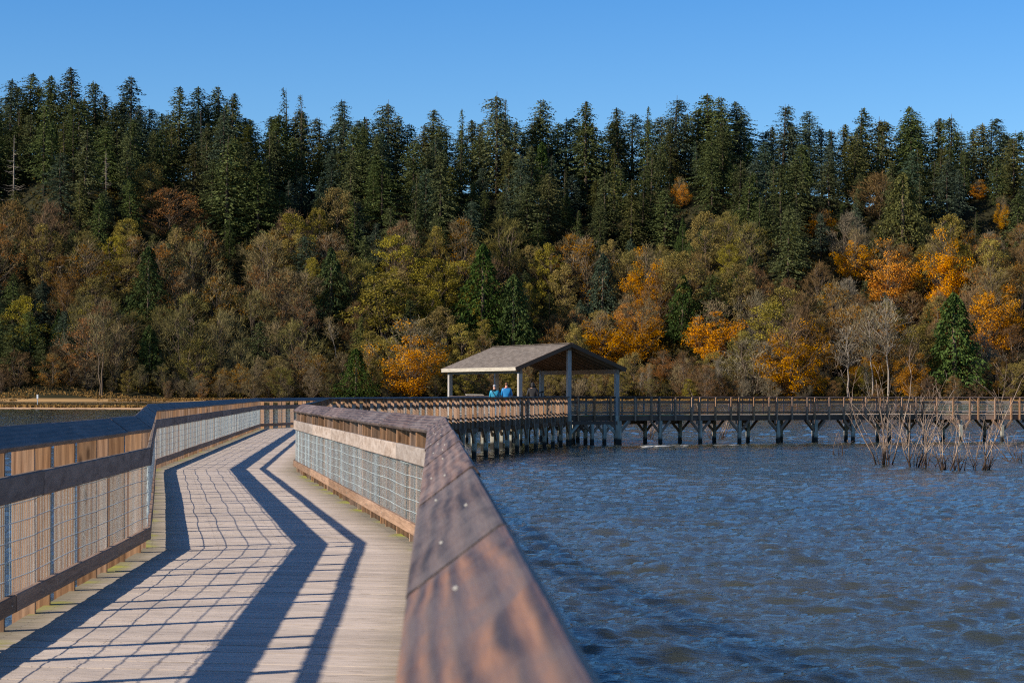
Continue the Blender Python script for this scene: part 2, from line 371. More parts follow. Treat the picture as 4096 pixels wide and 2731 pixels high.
# ------------------------------------------------------------------ world, sun, camera
def setup():
    w = bpy.data.worlds.new('World'); scene.world = w; w.use_nodes = True
    nt = w.node_tree; nt.nodes.clear()
    out = nt.nodes.new('ShaderNodeOutputWorld'); bg = nt.nodes.new('ShaderNodeBackground')
    sky = nt.nodes.new('ShaderNodeTexSky'); sky.sky_type = 'NISHITA'; sky.sun_disc = False
    to_sun = Vector((-math.cos(R(SUN_AZ)) * math.cos(R(SUN_EL)), -math.sin(R(SUN_AZ)) * math.cos(R(SUN_EL)), math.sin(R(SUN_EL))))
    sky.sun_elevation = R(SUN_EL); sky.sun_rotation = math.atan2(to_sun.x, to_sun.y)
    sky.air_density = 1.0; sky.dust_density = 0.0; sky.ozone_density = 6.0; sky.altitude = 0
    gm = nt.nodes.new('ShaderNodeGamma'); gm.inputs[1].default_value = 1.0
    tint = nt.nodes.new('ShaderNodeMix'); tint.data_type = 'RGBA'; tint.blend_type = 'MULTIPLY'; tint.inputs[0].default_value = 1.0
    tint.inputs[7].default_value = (0.66, 0.80, 0.95, 1)
    tc = nt.nodes.new('ShaderNodeTexCoord'); sx = nt.nodes.new('ShaderNodeSeparateXYZ'); nt.links.new(tc.outputs['Generated'], sx.inputs[0])
    tr = ramp(nt, sx.outputs[2], [(0.0, (0.66, 0.78, 0.87)), (0.118, (0.58, 0.75, 0.86)), (0.19, (0.40, 0.68, 0.88)), (0.45, (0.40, 0.68, 0.92))])
    nt.links.new(tr.outputs[0], tint.inputs[7])
    nt.links.new(sky.outputs[0], gm.inputs[0]); nt.links.new(gm.outputs[0], tint.inputs[6]); nt.links.new(tint.outputs[2], bg.inputs[0])
    bg.inputs[1].default_value = 0.10
    nt.links.new(bg.outputs[0], out.inputs[0])
    sd = bpy.data.lights.new('sun', 'SUN'); sd.energy = 4.8; sd.angle = R(0.5); sd.color = (1.0, 0.90, 0.76)
    so = bpy.data.objects.new('sun', sd); COL.objects.link(so)
    so.rotation_euler = to_sun.to_track_quat('Z', 'Y').to_euler(); so.location = (-40, -20, 60)
    cd = bpy.data.cameras.new('camera'); co = bpy.data.objects.new('camera', cd); COL.objects.link(co)
    cd.sensor_fit = 'HORIZONTAL'; cd.sensor_width = 36.0; cd.lens = FPX * 36.0 / 4096.0
    cd.shift_y = (H0 - 1365.5) / 4096.0
    co.location = (0, 0, HC); co.rotation_euler = (R(90), -ROLL, 0)
    cd.clip_start = 0.05; cd.clip_end = 6000
    cd.dof.use_dof = True; cd.dof.focus_distance = 42; cd.dof.aperture_fstop = 13
    scene.camera = co
    vs = scene.view_settings; vs.view_transform = 'Standard'; vs.look = 'None'; vs.exposure = 0.75; vs.gamma = 1.0
    try:
        scene.cycles.use_denoising = False; scene.cycles.use_adaptive_sampling = False; scene.cycles.filter_width = 1.15; scene.cycles.max_bounces = 6; scene.cycles.diffuse_bounces = 2; scene.cycles.glossy_bounces = 3; scene.cycles.transparent_max_bounces = 4
        scene.cycles.caustics_reflective = False; scene.cycles.caustics_refractive = False
    except Exception: pass
setup()

# ------------------------------------------------------------------ boardwalk plan (deck edges, metres)
LEFT = [Vector((-1.96, -6.0)), Vector((-2.995, 16.76)), Vector((-5.866, 33.74)), Vector((-8.83, 72.2)), Vector((0.44, 117.1))]
RIGHT = [Vector((0.277, -6.0)), Vector((-0.58, 16.2)), Vector((-3.455, 33.44)), Vector((-6.42, 71.9)), Vector((3.25, 118.5))]
SL1, SL2 = 0.465, 0.12
U = Vector((1, SL1)).normalized(); W = Vector((-U.y, U.x))
D_ = Vector((3.25, 118.5)); B_ = Vector((26.3, 118.5 + SL1 * 23.05)); F_ = Vector((44.0, 118.5 + SL1 * 23.05 + SL2 * 17.7))
U2 = (F_ - B_).normalized(); W2 = Vector((-U2.y, U2.x))
FRONT = [D_, B_, F_]
BACK = [D_ + U * 3.35 + W * 2.35, B_ + ((W + W2).normalized()) * 2.35 / math.cos((W.angle(W2)) / 2), F_ + W2 * 2.35]
P_, E_ = D_ - U * 3.1, D_ + U * 3.1
DEPTH = 10.0

class Edge:
    """a deck edge polyline; off > 0 is outward from the deck"""
    def __init__(s, pts, sign):
        s.p = pts; s.sg = sign; s.n = []
        for a, b in zip(pts[:-1], pts[1:]):
            t = (b - a).normalized(); s.n.append(Vector((t.y, -t.x)) * sign)
    def corner(s, i, off):
        if i == 0: return s.p[0] + s.n[0] * off
        if i == len(s.p) - 1: return s.p[-1] + s.n[-1] * off
        m = s.n[i - 1] + s.n[i]; m.normalize()
        return s.p[i] + m * (off / m.dot(s.n[i]))
    def at(s, i, t, off):
        """point on section i at fraction t"""
        a, b = s.corner(i, off), s.corner(i + 1, off)
        return a.lerp(b, t)
    def length(s, i): return (s.p[i + 1] - s.p[i]).length

CAP_TOP, CAP_W, CAP_DROP = HC - 0.187, 0.145, 0.11      # upper edge height, plan width, fall across the tilted cap
FIN_I, FIN_O = -0.032, 0.098                            # inner and outer edge of the upright planks
FIN_H = [(FIN_I, -0.335), (FIN_O, -0.335), (FIN_O, 1.016), (0.06, 1.046), (FIN_I, 0.977)]

def fin_mesh(k):
    mb = MB(); th = 0.0385
    # profile in (outward, z); thickness along the walk
    A = [Vector((x, -th / 2, z)) for x, z in FIN_H]; B = [Vector((x, th / 2, z)) for x, z in FIN_H]
    n = len(A); k0 = 0; off = (k * 3.7, k * 1.9, k * 2.3)
    for ring, y in ((A, -th / 2), (B, th / 2)):
        for p in ring:
            mb.v.append(tuple(p)); mb.bc.append((p.z + off[0], p.x + off[1], y + off[2])); mb.rn.append((k * 0.37) % 1)
    for i in range(n):
        j = (i + 1) % n; mb.f.append((i, n + i, n + j, j)); mb.mi.append(0); mb.sm.append(False)
    mb.f.append(tuple(range(n))); mb.mi.append(0); mb.sm.append(False)
    mb.f.append(tuple(n + i for i in reversed(range(n)))); mb.mi.append(0); mb.sm.append(False)
    for z in (-0.08, -0.25):
        mb.disc((FIN_O, 0, z), (1, 0, 0), 0.014, 0.008, 6, 1)
    if k % 2 == 0:
        mb.disc((0.02, -th / 2, 0.045 + 0.01 * k), (0, -1, 0), 0.009, 0.004, 6, 1)
    return mb.mesh('post', [M['fin'], M['screw']])
FINS = [fin_mesh(k) for k in range(6)]
rng = random.Random(11)

def cap_profile():
    """rounded, tilted board: list of (off, z, u, v)"""
    o0, z0 = 0.06, CAP_TOP                      # outer upper edge
    du = Vector((-CAP_W, -CAP_DROP)); Lw = du.length; du.normalize()
    dn = Vector((du.y, -du.x))                   # into the board (down)
    if dn.y > 0: dn = -dn
    th, r = 0.038, 0.009
    res = []
    for cu, cv, a0 in ((r, r, 180), (Lw - r, r, 270), (Lw - r, th - r, 0), (r, th - r, 90)):
        for k in range(3):
            a = R(a0 + 45 * k)
            u, v = cu + r * math.cos(a), cv + r * math.sin(a)
            res.append((o0 + du.x * u + dn.x * v, z0 + du.y * u + dn.y * v, u, v))
    return res, du, dn, Lw

CAPP, CDU, CDN, CLW = cap_profile()

def rect_prof(o0, o1, z0, z1, c=0.004):
    pr = [(o0 + c, z0), (o1 - c, z0), (o1, z0 + c), (o1, z1 - c), (o1 - c, z1), (o0 + c, z1), (o0, z1 - c), (o0, z0 + c)]
    return [(o, z, o, z) for o, z in pr]

def run_boards(mb, ed, i, prof, cuts, t_of, wob=0.0, mi=0, gap=0.004, mis=None):
    """boards laid end to end along section i between the distances in cuts"""
    L = ed.length(i)
    for k, (c0, c1) in enumerate(zip(cuts[:-1], cuts[1:])):
        g0 = 0 if c0 <= 0 else gap / 2; g1 = 0 if c1 >= L else gap / 2
        dz0, dz1 = rng.uniform(-wob, wob), rng.uniform(-wob, wob); do = rng.uniform(-wob, wob)
        t0, t1 = (c0 + g0) / L, (c1 - g1) / L
        A, B = [], []
        for o, z, u, v in prof:
            a = ed.at(i, t0, o + do); b = ed.at(i, t1, o + do)
            A.append(Vector((a.x, a.y, z + dz0))); B.append(Vector((b.x, b.y, z + dz1)))
        if ed.sg < 0: A, B, pr = A[::-1], B[::-1], prof[::-1]
        else: pr = prof
        mb.ring_prism(A, B, [(q[2], q[3]) for q in pr], 0, c1 - c0, rng.random() * 40, mis[k] if mis else mi)

def cuts_for(L, step, start=None):
    c = [0.0]; x = start if start is not None else step * rng.uniform(0.5, 1.0)
    while x < L - 0.35:
        c.append(x); x += step * rng.uniform(0.94, 1.06)
    c.append(L); return c

def railing(ed, i, label, phase=0.3, *, LG=0.975, SG=0.49, n_max=100, fins=None, cap_cuts=None, near_cap=False, rail_mat='rail', low_mat='low', pscale=None, group='plank-on-edge railings of the boardwalk', cap_mat='cap'):
    L = ed.length(i)
    a = ed.p[i]; root = empty('railing', (a.x, a.y, 0))
    tag(root, label, 'railing', group)
    off3 = Vector((-a.x, -a.y, 0))
    def fin_build(mb, name, mats):
        for q in range(len(mb.v)): mb.v[q] = (mb.v[q][0] - a.x, mb.v[q][1] - a.y, mb.v[q][2])
        return mb.build(name, mats, root)
    # positions of the upright planks
    if fins is None:
        fins = []; x = phase; k = 0
        while x < L - 0.05:
            fins.append(x); x += (LG, LG, SG)[k % 3] * rng.uniform(0.98, 1.02); k += 1
    # cap
    mb = MB(); cc = cap_cuts or cuts_for(L, 2.44)
    mis = [0] * (len(cc) - 1)
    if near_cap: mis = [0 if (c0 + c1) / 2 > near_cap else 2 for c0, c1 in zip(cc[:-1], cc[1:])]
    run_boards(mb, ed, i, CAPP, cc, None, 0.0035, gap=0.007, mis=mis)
    for x in fins:
        for fr in ((0.32, 0.68) if rng.random() < 0.6 else (rng.uniform(0.3, 0.7),)):
            u = CLW * (fr + rng.uniform(-0.07, 0.07)); o = 0.06 + CDU.x * u; z = CAP_TOP + CDU.y * u
            p = ed.at(i, min(0.999, (x + rng.uniform(-0.03, 0.03)) / L), o); nn = ed.n[i] * (-CDN.x)
            mb.disc((p.x, p.y, z), (-ed.n[i].x * CDN.x * -1, -ed.n[i].y * CDN.x * -1, -CDN.y), 0.0060, 0.0012, 9, 1)
    fin_build(mb, 'cap_rail', [M[cap_mat], M['screw'], M['cap_near']])
    mb = MB(); run_boards(mb, ed, i, rect_prof(-0.073, -0.034, 0.68, 0.825, 0.008), cuts_for(L, 3.6), None, 0.004)
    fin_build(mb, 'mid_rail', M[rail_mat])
    mb = MB(); run_boards(mb, ed, i, rect_prof(-0.073, -0.034, 0.086, 0.184, 0.006), cuts_for(L, 3.6), None, 0.004)
    for x in fins:
        p = ed.at(i, x / L, -0.073)
        mb.disc((p.x, p.y, 0.135), (-ed.n[i].x, -ed.n[i].y, 0), 0.008, 0.003, 6, 1)
    fin_build(mb, 'bottom_rail', [M[low_mat], M['screw']])
    # welded wire mesh, 5 x 10 cm
    mb = MB(); r = 0.0029
    zs = [0.16, 0.262, 0.364, 0.466, 0.568, 0.67, 0.70]
    step = 1.2; ph = rng.uniform(0, 6)
    def wob(x): return -0.038 + 0.004 * math.sin(x * 3.1 + ph) + 0.003 * math.sin(x * 7.7 + ph * 2)
    ns = max(2, int(L / 0.45))
    for z in zs:
        pts = []
        for q in range(ns + 1):
            x = L * q / ns; p = ed.at(i, q / ns, wob(x)); pts.append((p.x, p.y, z + 0.005 * math.sin(x * 2.3 + ph + z * 3)))
        mb.tube(pts, [r] * len(pts), 5, smooth=True, seed=1, tip=False)
    x = 0.02
    while x < L:
        p = ed.at(i, x / L, wob(x) - 0.004)
        mb.tube([(p.x, p.y, 0.16), (p.x, p.y, 0.70)], [.0013, .0013], 5, smooth=True, seed=2, tip=False); x += 0.0508
    fin_build(mb, 'wire_mesh', M['wire'])
    # the upright planks, one object each
    ang = math.atan2(ed.n[i].y, ed.n[i].x)
    for k, x in enumerate(fins[:n_max]):
        p = ed.at(i, x / L, 0.0)
        o = link('post', FINS[rng.randrange(len(FINS))], root)
        o.location = (p.x - a.x + rng.uniform(-.002, .002), p.y - a.y, rng.uniform(-0.006, 0.004)); o.scale = pscale or (1, 1, 1); o.rotation_euler = (rng.uniform(-.006, .006), rng.uniform(-.008, .008), ang + rng.uniform(-.012, .012))
    return root

EL, ER = Edge(LEFT, -1), Edge(RIGHT, 1)
EF, EB = Edge(FRONT, 1), Edge(BACK, -1)

def fins_from(y_known, LG, SG, L, y0):
    """pattern of pairs placed so that a pair starts at distance y_known"""
    s = y_known - y0; per = 2 * LG + SG; out = []
    s0 = s - math.ceil(s / per) * per
    while s0 < L:
        for q in (0, SG, SG + LG):
            x = s0 + q
            if 0.02 < x < L - 0.03: out.append(x)
        s0 += per
    return out
sec = math.hypot(1, 0.0453)
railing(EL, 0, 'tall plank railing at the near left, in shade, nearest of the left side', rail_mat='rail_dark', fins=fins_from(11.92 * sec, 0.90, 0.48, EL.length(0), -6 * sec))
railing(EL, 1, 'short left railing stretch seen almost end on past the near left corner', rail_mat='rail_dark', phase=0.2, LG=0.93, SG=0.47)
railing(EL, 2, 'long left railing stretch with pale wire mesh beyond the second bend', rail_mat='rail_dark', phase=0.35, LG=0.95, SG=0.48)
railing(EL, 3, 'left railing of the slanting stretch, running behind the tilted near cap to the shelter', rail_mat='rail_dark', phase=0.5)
c0 = [0.0, 3.5, 6.7, 9.0, 11.35, 14.15, 16.7, 19.4, ER.length(0)]
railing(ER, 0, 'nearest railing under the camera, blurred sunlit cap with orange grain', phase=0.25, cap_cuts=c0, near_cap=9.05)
railing(ER, 1, 'sunlit right railing stretch with bright wire mesh and pale screws on its cap', fins=[x for x in [0.35] + [0.85 + q for q in ()] + fins_from(19.73 * 1.014 + 0.0, 0.975, 0.49, ER.length(1), 16.2 * 1.014)])
railing(ER, 2, 'right railing of the long stretch, mostly hidden behind the sunlit cap', phase=0.4)
railing(ER, 3, 'outer railing of the slanting stretch with sunlit upright planks, over the piles', phase=0.3)
railing(EF, 0, 'dark front railing of the far straight span between shelter and bare shrubs', phase=0.55, LG=1.07, SG=0.54, rail_mat='low', pscale=(1.45, 2.0, 1))
railing(EF, 1, 'sunlit front railing at the far right beyond the drowned shrubs', phase=0.2, LG=1.07, SG=0.54, rail_mat='rail', low_mat='rail', cap_mat='cap', pscale=(1.45, 2.0, 1))
railing(EB, 0, 'rear railing of the far straight span, seen through the front mesh', phase=0.4, rail_mat='low')
railing(EB, 1, 'rear railing at the far right, behind the sunlit front railing', phase=0.3, low_mat='rail')
PL = Edge([P_, P_ + W * DEPTH], -1); PB = Edge([P_ + W * DEPTH, E_ + W * DEPTH], -1); PR = Edge([E_ + W * 2.6, E_ + W * DEPTH], 1)
railing(PL, 0, 'railing on the left edge of the shelter platform', phase=0.4)
railing(PB, 0, 'railing on the rear edge of the shelter platform', phase=0.4, rail_mat='low')
railing(PR, 0, 'railing on the right edge of the shelter platform', phase=0.4, rail_mat='low')

# ------------------------------------------------------------------ decks, rims, piles
def planks(mb, edge_attr, LA, LB, RA, RB, w=0.140, screws=False):
    n = max(1, int(round(((LB - LA).length + (RB - RA).length) / 2 / w)))
    for k in range(n):
        t0, t1 = k / n, (k + 1) / n
        g = 0.0032 / w / n * 1.4
        a0, a1 = LA.lerp(LB, t0 + g), LA.lerp(LB, t1 - g); b0, b1 = RA.lerp(RB, t0 + g), RA.lerp(RB, t1 - g)
        z = rng.uniform(-0.0015, 0.0015); sd = rng.random() * 60; Wd = (b0 - a0).length
        jo = rng.uniform(0, 0.015)
        cols = 4
        k0 = len(mb.v)
        for zz in (z, -0.038):
            for (p, q, al) in ((a0, b0, 0.0), (a1, b1, 0.14)):
                for c in range(cols + 1):
                    s_ = (0.0, 0.15, 0.5, 0.85, 1.0)[c]
                    v = p.lerp(q, s_); mb.v.append((v.x, v.y, zz)); mb.bc.append((s_ * Wd + sd * 3.1, al + sd, zz)); mb.rn.append((sd * 0.618) % 1)
                    edge_attr.append(min(s_, 1 - s_) * Wd)
        n1 = cols + 1
        for c in range(cols):
            mb.f.append((k0 + c, k0 + c + 1, k0 + n1 + c + 1, k0 + n1 + c))
            mb.f.append((k0 + 2 * n1 + c, k0 + 3 * n1 + c, k0 + 3 * n1 + c + 1, k0 + 2 * n1 + c + 1))
            mb.f.append((k0 + c, k0 + 2 * n1 + c, k0 + 2 * n1 + c + 1, k0 + c + 1))
            mb.f.append((k0 + n1 + c, k0 + n1 + c + 1, k0 + 3 * n1 + c + 1, k0 + 3 * n1 + c))
        mb.f.append((k0, k0 + n1, k0 + 3 * n1, k0 + 2 * n1)); mb.f.append((k0 + cols, k0 + 2 * n1 + cols, k0 + 3 * n1 + cols, k0 + n1 + cols))
        nf = 4 * cols + 2; mb.mi += [0] * nf; mb.sm += [False] * nf
        if screws:
            for s_ in (0.035, 0.27, 0.5, 0.73, 0.965):
                for tt in (0.25, 0.75):
                    v = a0.lerp(a1, tt).lerp(b0.lerp(b1, tt), s_ + rng.uniform(-.003, .003)); k1 = len(mb.v)
                    mb.disc((v.x, v.y, z), (0, 0, 1), 0.0055, 0.0006, 6, 1); edge_attr.extend([1.0] * (len(mb.v) - k1))

def pile_at(root, o, x, y, ux, uy, size=0.19, brace=True, top=-0.335, flip=1, z_brace=-0.98, only=None):
    mb = MB(); mb.bar((x - o.x, y - o.y, -3.2), (x - o.x, y - o.y, top), size, size, up=(ux, uy, 0), bev=0.012)
    p = mb.build('pile', M['pile'], root)
    if brace:
        for s in (-1, 1):
            if only and s != only: continue
            b = MB(); b.bar((x - o.x + s * ux * 0.07, y - o.y + s * uy * 0.07, z_brace), (x - o.x + s * ux * 0.66, y - o.y + s * uy * 0.66, -0.345), 0.085, 0.14, up=(0, 0, 1), bev=0.004)
            b.build('brace', M['low'], p)
    return p

def walk_section(edL, edR, i, label, piles=True, dist0=0.5, bay=2.44, lit=False, z_off=0.0):
    a = edR.p[i]; root = empty('boardwalk_section', (a.x, a.y, 0)); tag(root, label, 'boardwalk', 'boardwalk stretches')
    mb = MB(); ea = []
    planks(mb, ea, edL.p[i], edL.p[i + 1], edR.p[i], edR.p[i + 1], screws=(edL is EL and i < 2))
    for q in range(len(mb.v)): mb.v[q] = (mb.v[q][0] - a.x, mb.v[q][1] - a.y, mb.v[q][2])
    d = mb.build('deck', [M['deck'], M['deck_screw']], root)
    at = d.data.attributes.new('edge', 'FLOAT', 'POINT'); at.data.foreach_set('value', np.array(ea, dtype=np.float32))
    for ed in (edL, edR):
        mb = MB(); run_boards(mb, ed, i, rect_prof(-0.09, -0.003, -0.33, -0.043, 0.004), cuts_for(ed.length(i), 4.9), None, 0.001)
        for q in range(len(mb.v)): mb.v[q] = (mb.v[q][0] - a.x, mb.v[q][1] - a.y, mb.v[q][2])
        mb.build('rim_beam', M['rim_lit'] if lit else M['rim'], root)
    if piles:
        L = edR.length(i); t = (edR.p[i + 1] - edR.p[i]).normalized(); n = edR.n[i]
        x = dist0
        while x < L:
            f = x / L; r = edR.at(i, f, 0.02); l = edL.at(i, f, 0.02)
            cb = MB(); dv = (r - l).normalized()
            cb.bar((l.x - a.x - dv.x * .16, l.y - a.y - dv.y * .16, -0.44), (r.x - a.x + dv.x * .16, r.y - a.y + dv.y * .16, -0.44), 0.14, 0.21)
            c = cb.build('pile_cap', M['rim_lit'], root)
            pile_at(root, a, r.x + t.x * 0.17, r.y + t.y * 0.17, t.x, t.y); pile_at(root, a, l.x + t.x * 0.17, l.y + t.y * 0.17, t.x, t.y)
            x += bay
    return root
walk_section(EL, ER, 0, 'nearest boardwalk stretch with striped railing shadows on grey planks', False)
walk_section(EL, ER, 1, 'short boardwalk stretch slanting left past the first bend', False)
walk_section(EL, ER, 2, 'long boardwalk stretch beyond the second bend, lit planks with mesh shadows', True, 20)
walk_section(EL, ER, 3, 'slanting boardwalk stretch on rows of piles, leading right to the shelter', True, 0.9)
walk_section(EB, EF, 0, 'far straight boardwalk span on braced piles right of the shelter', True, 3.11, 2.69)
walk_section(EB, EF, 1, 'sunlit far right boardwalk stretch behind the drowned shrubs', True, 1.6, 2.69, True)

# ------------------------------------------------------------------ shelter
def shelter():
    o = D_; root = empty('picnic_shelter', (o.x, o.y, 0)); tag(root, 'open gabled shelter with brown shingle roof and grey posts over the boardwalk', 'shelter')
    def q(u, w, z): p = U * u + W * w; return Vector((p.x, p.y, z))
    S = 3.1; EV = 2.56; OH = 0.38; RISE = (4.12 - 2.73) / (S + OH); FO = 0.35; BO = 0.35
    zt = lambda u: 4.12 - abs(u) * RISE
    up = (U.x, U.y, 0)
    # platform
    pr = empty('viewing_platform', (o.x, o.y, 0)); tag(pr, 'square planked platform under the shelter roof on braced piles', 'platform')
    mb = MB(); ea = []
    planks(mb, ea, -S * U + W * 2.4 - U * 0.0, -S * U + W * (DEPTH + .1), S * U + W * 2.4, S * U + W * (DEPTH + .1))
    planks(mb, ea, -S * U, -S * U + W * 2.4, Vector((0.0, 0.0)), W * 2.4)
    d = mb.build('deck', M['deck'], pr); at = d.data.attributes.new('edge', 'FLOAT', 'POINT'); at.data.foreach_set('value', np.array(ea, dtype=np.float32))
    for u0, w0, u1, w1 in ((-S, 0.1, -S, DEPTH), (-S, DEPTH, S, DEPTH), (S, 2.6, S, DEPTH)):
        mb = MB(); mb.bar(q(u0, w0, -0.19), q(u1, w1, -0.19), 0.09, 0.29); mb.build('rim_beam', M['rim'], pr)
    mb = MB(); mb.bar(q(0.12, -0.02, -0.44), q(S + .1, -0.02, -0.44), 0.09, 0.2); mb.build('platform_beam', M['rim'], pr)
    for u in (1.5, 2.3):
        for w in (0.0, 2.4): pile_at(pr, Vector((0, 0)), (U * u + W * w).x, (U * u + W * w).y, U.x, U.y, z_brace=-1.0, top=-0.52 if w == 0 else -0.34)
    for u in (-S, -1.0, 1.0, S):
        for w in (5.0, 7.5, 9.9): pile_at(pr, Vector((0, 0)), (U * u + W * w).x, (U * u + W * w).y, U.x, U.y)
    # posts carry down into the water
    for u in (-S, 0.0, S):
        for w in (0.0, DEPTH):
            top = EV + 0.02 if u else 3.86
            mb = MB(); mb.bar(q(u, w, -0.02), q(u, w, top - 0.14), 0.235, 0.235, up=up, bev=0.012)
            p = mb.build('post', M['post'], root)
            mb = MB(); mb.bar(q(u, w, top - 0.14), q(u, w, top + 0.05), 0.19, 0.19, up=up, bev=0.01)
            mb.build('post_head', M['beam'], p)
            mb = MB(); mb.bar(q(u, w, -3.2), q(u, w, -0.02), 0.25, 0.25, up=up, bev=0.012)
            mb.build('pile', M['pile'], p)
            if w == 0 and u >= 0:
                for s in (-1, 1):
                    if (u == 0 and s < 0): continue
                    b = MB(); b.bar(q(u + s * 0.1, w, -1.05), q(u + s * 0.75, w, -0.36), 0.09, 0.15); b.build('brace', M['pile'], p)
    # roof: two shingled slabs with courses
    mb = MB(); th = 0.05
    for sgn in (-1, 1):
        Lr = math.hypot(S + OH, (S + OH) * RISE); n = 26
        for k in range(n):
            t0, t1 = k / n, (k + 1) / n
            u0, u1 = t0 * (S + OH) * sgn, t1 * (S + OH) * sgn
            z0, z1 = zt(u0) - 0.004, zt(u1) + 0.006
            A = [q(u0, -FO, z0), q(u1, -FO, z1), q(u1, -FO, z1 - th), q(u0, -FO, z0 - th)]
            B = [q(u0, DEPTH + BO, z0), q(u1, DEPTH + BO, z1), q(u1, DEPTH + BO, z1 - th), q(u0, DEPTH + BO, z0 - th)]
            pf = [(t0 * Lr, 0), (t1 * Lr, 0), (t1 * Lr, .05), (t0 * Lr, .05)]
            if sgn > 0: A, B, pf = A, B, pf
            else: A, B, pf = A[::-1], B[::-1], pf[::-1]
            k0 = len(mb.v); mb.ring_prism(A[::-1], B[::-1], pf[::-1], 0, DEPTH + FO + BO, 0.0)
    mb.bar(q(0, -FO, 4.13), q(0, DEPTH + BO, 4.13), 0.26, 0.02)
    rf = mb.build('roof', M['roof'], root)
    # boards under the roof skin, rafters, fascias, beams
    for sgn in (-1, 1):
        mb = MB(); n = 8
        for k in range(n):
            w0 = -FO + 0.05 + (DEPTH + FO + BO - 0.1) * k / n; w1 = -FO + 0.05 + (DEPTH + FO + BO - 0.1) * (k + 1) / n - 0.012
            e = sgn * (S + OH - 0.03)
            mb.bar(q(0.0, (w0 + w1) / 2, 4.12 - 0.075), q(e, (w0 + w1) / 2, zt(e) - 0.075), w1 - w0, 0.03, up=(0, 0, 1))
        mb.build('sheathing', M['rafter'], rf)
        for k in range(13):
            w = 0.15 + (DEPTH - 0.3) * k / 12; e = sgn * (S + OH - 0.06)
            mb = MB(); mb.bar(q(0, w, 4.12 - 0.19), q(e, w, zt(e) - 0.19), 0.05, 0.19); mb.build('rafter', M['rafter'], root)
        for w in (-FO - 0.025, DEPTH + BO + 0.025):
            e = sgn * (S + OH + 0.04)
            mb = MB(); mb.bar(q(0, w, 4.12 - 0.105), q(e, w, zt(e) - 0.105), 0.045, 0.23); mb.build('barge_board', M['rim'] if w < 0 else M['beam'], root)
        u = sgn * (S + OH + 0.025)
        mb = MB(); mb.bar(q(u, -FO, zt(u) - 0.09), q(u, DEPTH + BO, zt(u) - 0.09), 0.045, 0.21); mb.build('fascia', M['fascia'], root)
        mb = MB(); mb.bar(q(sgn * S, -0.2, EV - 0.04 - 0.10 + 0.10), q(sgn * S, DEPTH + 0.2, EV - 0.04), 0.14, 0.26)
        eb = mb.build('eave_beam', M['beam'], root)
        mb = MB(); mb.bar(q(sgn * (S + 0.074), DEPTH - 0.1, EV - .04), q(sgn * (S + .074), DEPTH + 0.12, EV - .04), 0.008, 0.2); mb.build('steel_plate', M['plate'], eb)
    mb = MB(); mb.bar(q(0, -0.2, 3.84), q(0, DEPTH + 0.2, 3.84), 0.14, 0.24); mb.build('ridge_beam', M['rafter'], root)
    return root
shelter()

def tilted_panel():  # pale tilted board on legs, added for a bright strip at this spot
    p = P_ + W * 8.6 + U * 0.55
    r = empty('tilted_panel', (p.x, p.y, 0)); tag(r, 'low tilted pale wooden panel at the left end of the shelter', 'panel')
    mb = MB(); mb.bar((-0.1, 0.0, 1.16), (0.95, 0.25, 1.15), 0.5, 0.03, up=(-0.55, -0.2, 0.75)); mb.build('panel_board', M['fascia'], r)
    for k in (0.1, 0.75):
        mb = MB(); mb.bar((k, k * .25, 0.0), (k, k * .25, 1.12), 0.08, 0.08); mb.build('leg', M['post'], r)
tilted_panel()
def scope():
    p = E_ + W * 9.3 - U * 0.35
    r = empty('spotting_scope', (p.x, p.y, 0)); tag(r, 'small black spotting scope on a stand before the rear right shelter post', 'scope')
    mk = mat_simple('black_metal', (0.012, 0.012, 0.013), 0.4)
    mb = MB(); mb.tube([(0, 0, 0), (0, 0, 1.22)], [0.05, 0.035], 10); mb.build('stand', mk, r)
    mb = MB(); mb.tube([(-0.12, 0.1, 1.3), (0.0, 0, 1.33), (0.14, -0.12, 1.36)], [0.05, 0.065, 0.04], 10); mb.build('tube', mk, r)
scope()

# ------------------------------------------------------------------ people
def skin(name, pts, edges, rad, mat, parent, sub=2, root=0):
    me = bpy.data.meshes.new(name + '_cage'); me.from_pydata(pts, edges, []); o = bpy.data.objects.new(name + '_cage', me); COL.objects.link(o)
    o.modifiers.new('s', 'SKIN')
    sv = me.skin_vertices[0].data
    for k, r in enumerate(rad):
        sv[k].radius = r if isinstance(r, tuple) else (r, r)
        sv[k].use_root = (k == root)
    m = o.modifiers.new('d', 'SUBSURF'); m.levels = sub; m.render_levels = sub
    dg = bpy.context.evaluated_depsgraph_get()
    res = bpy.data.meshes.new_from_object(o.evaluated_get(dg))
    bpy.data.objects.remove(o); bpy.data.meshes.remove(me)
    res.name = name; res.materials.clear(); res.materials.append(mat)
    for p in res.polygons: p.use_smooth = True
    return link(name, res, parent)
SKIN_ = mat_simple('skin', (0.55, 0.30, 0.21), 0.6)
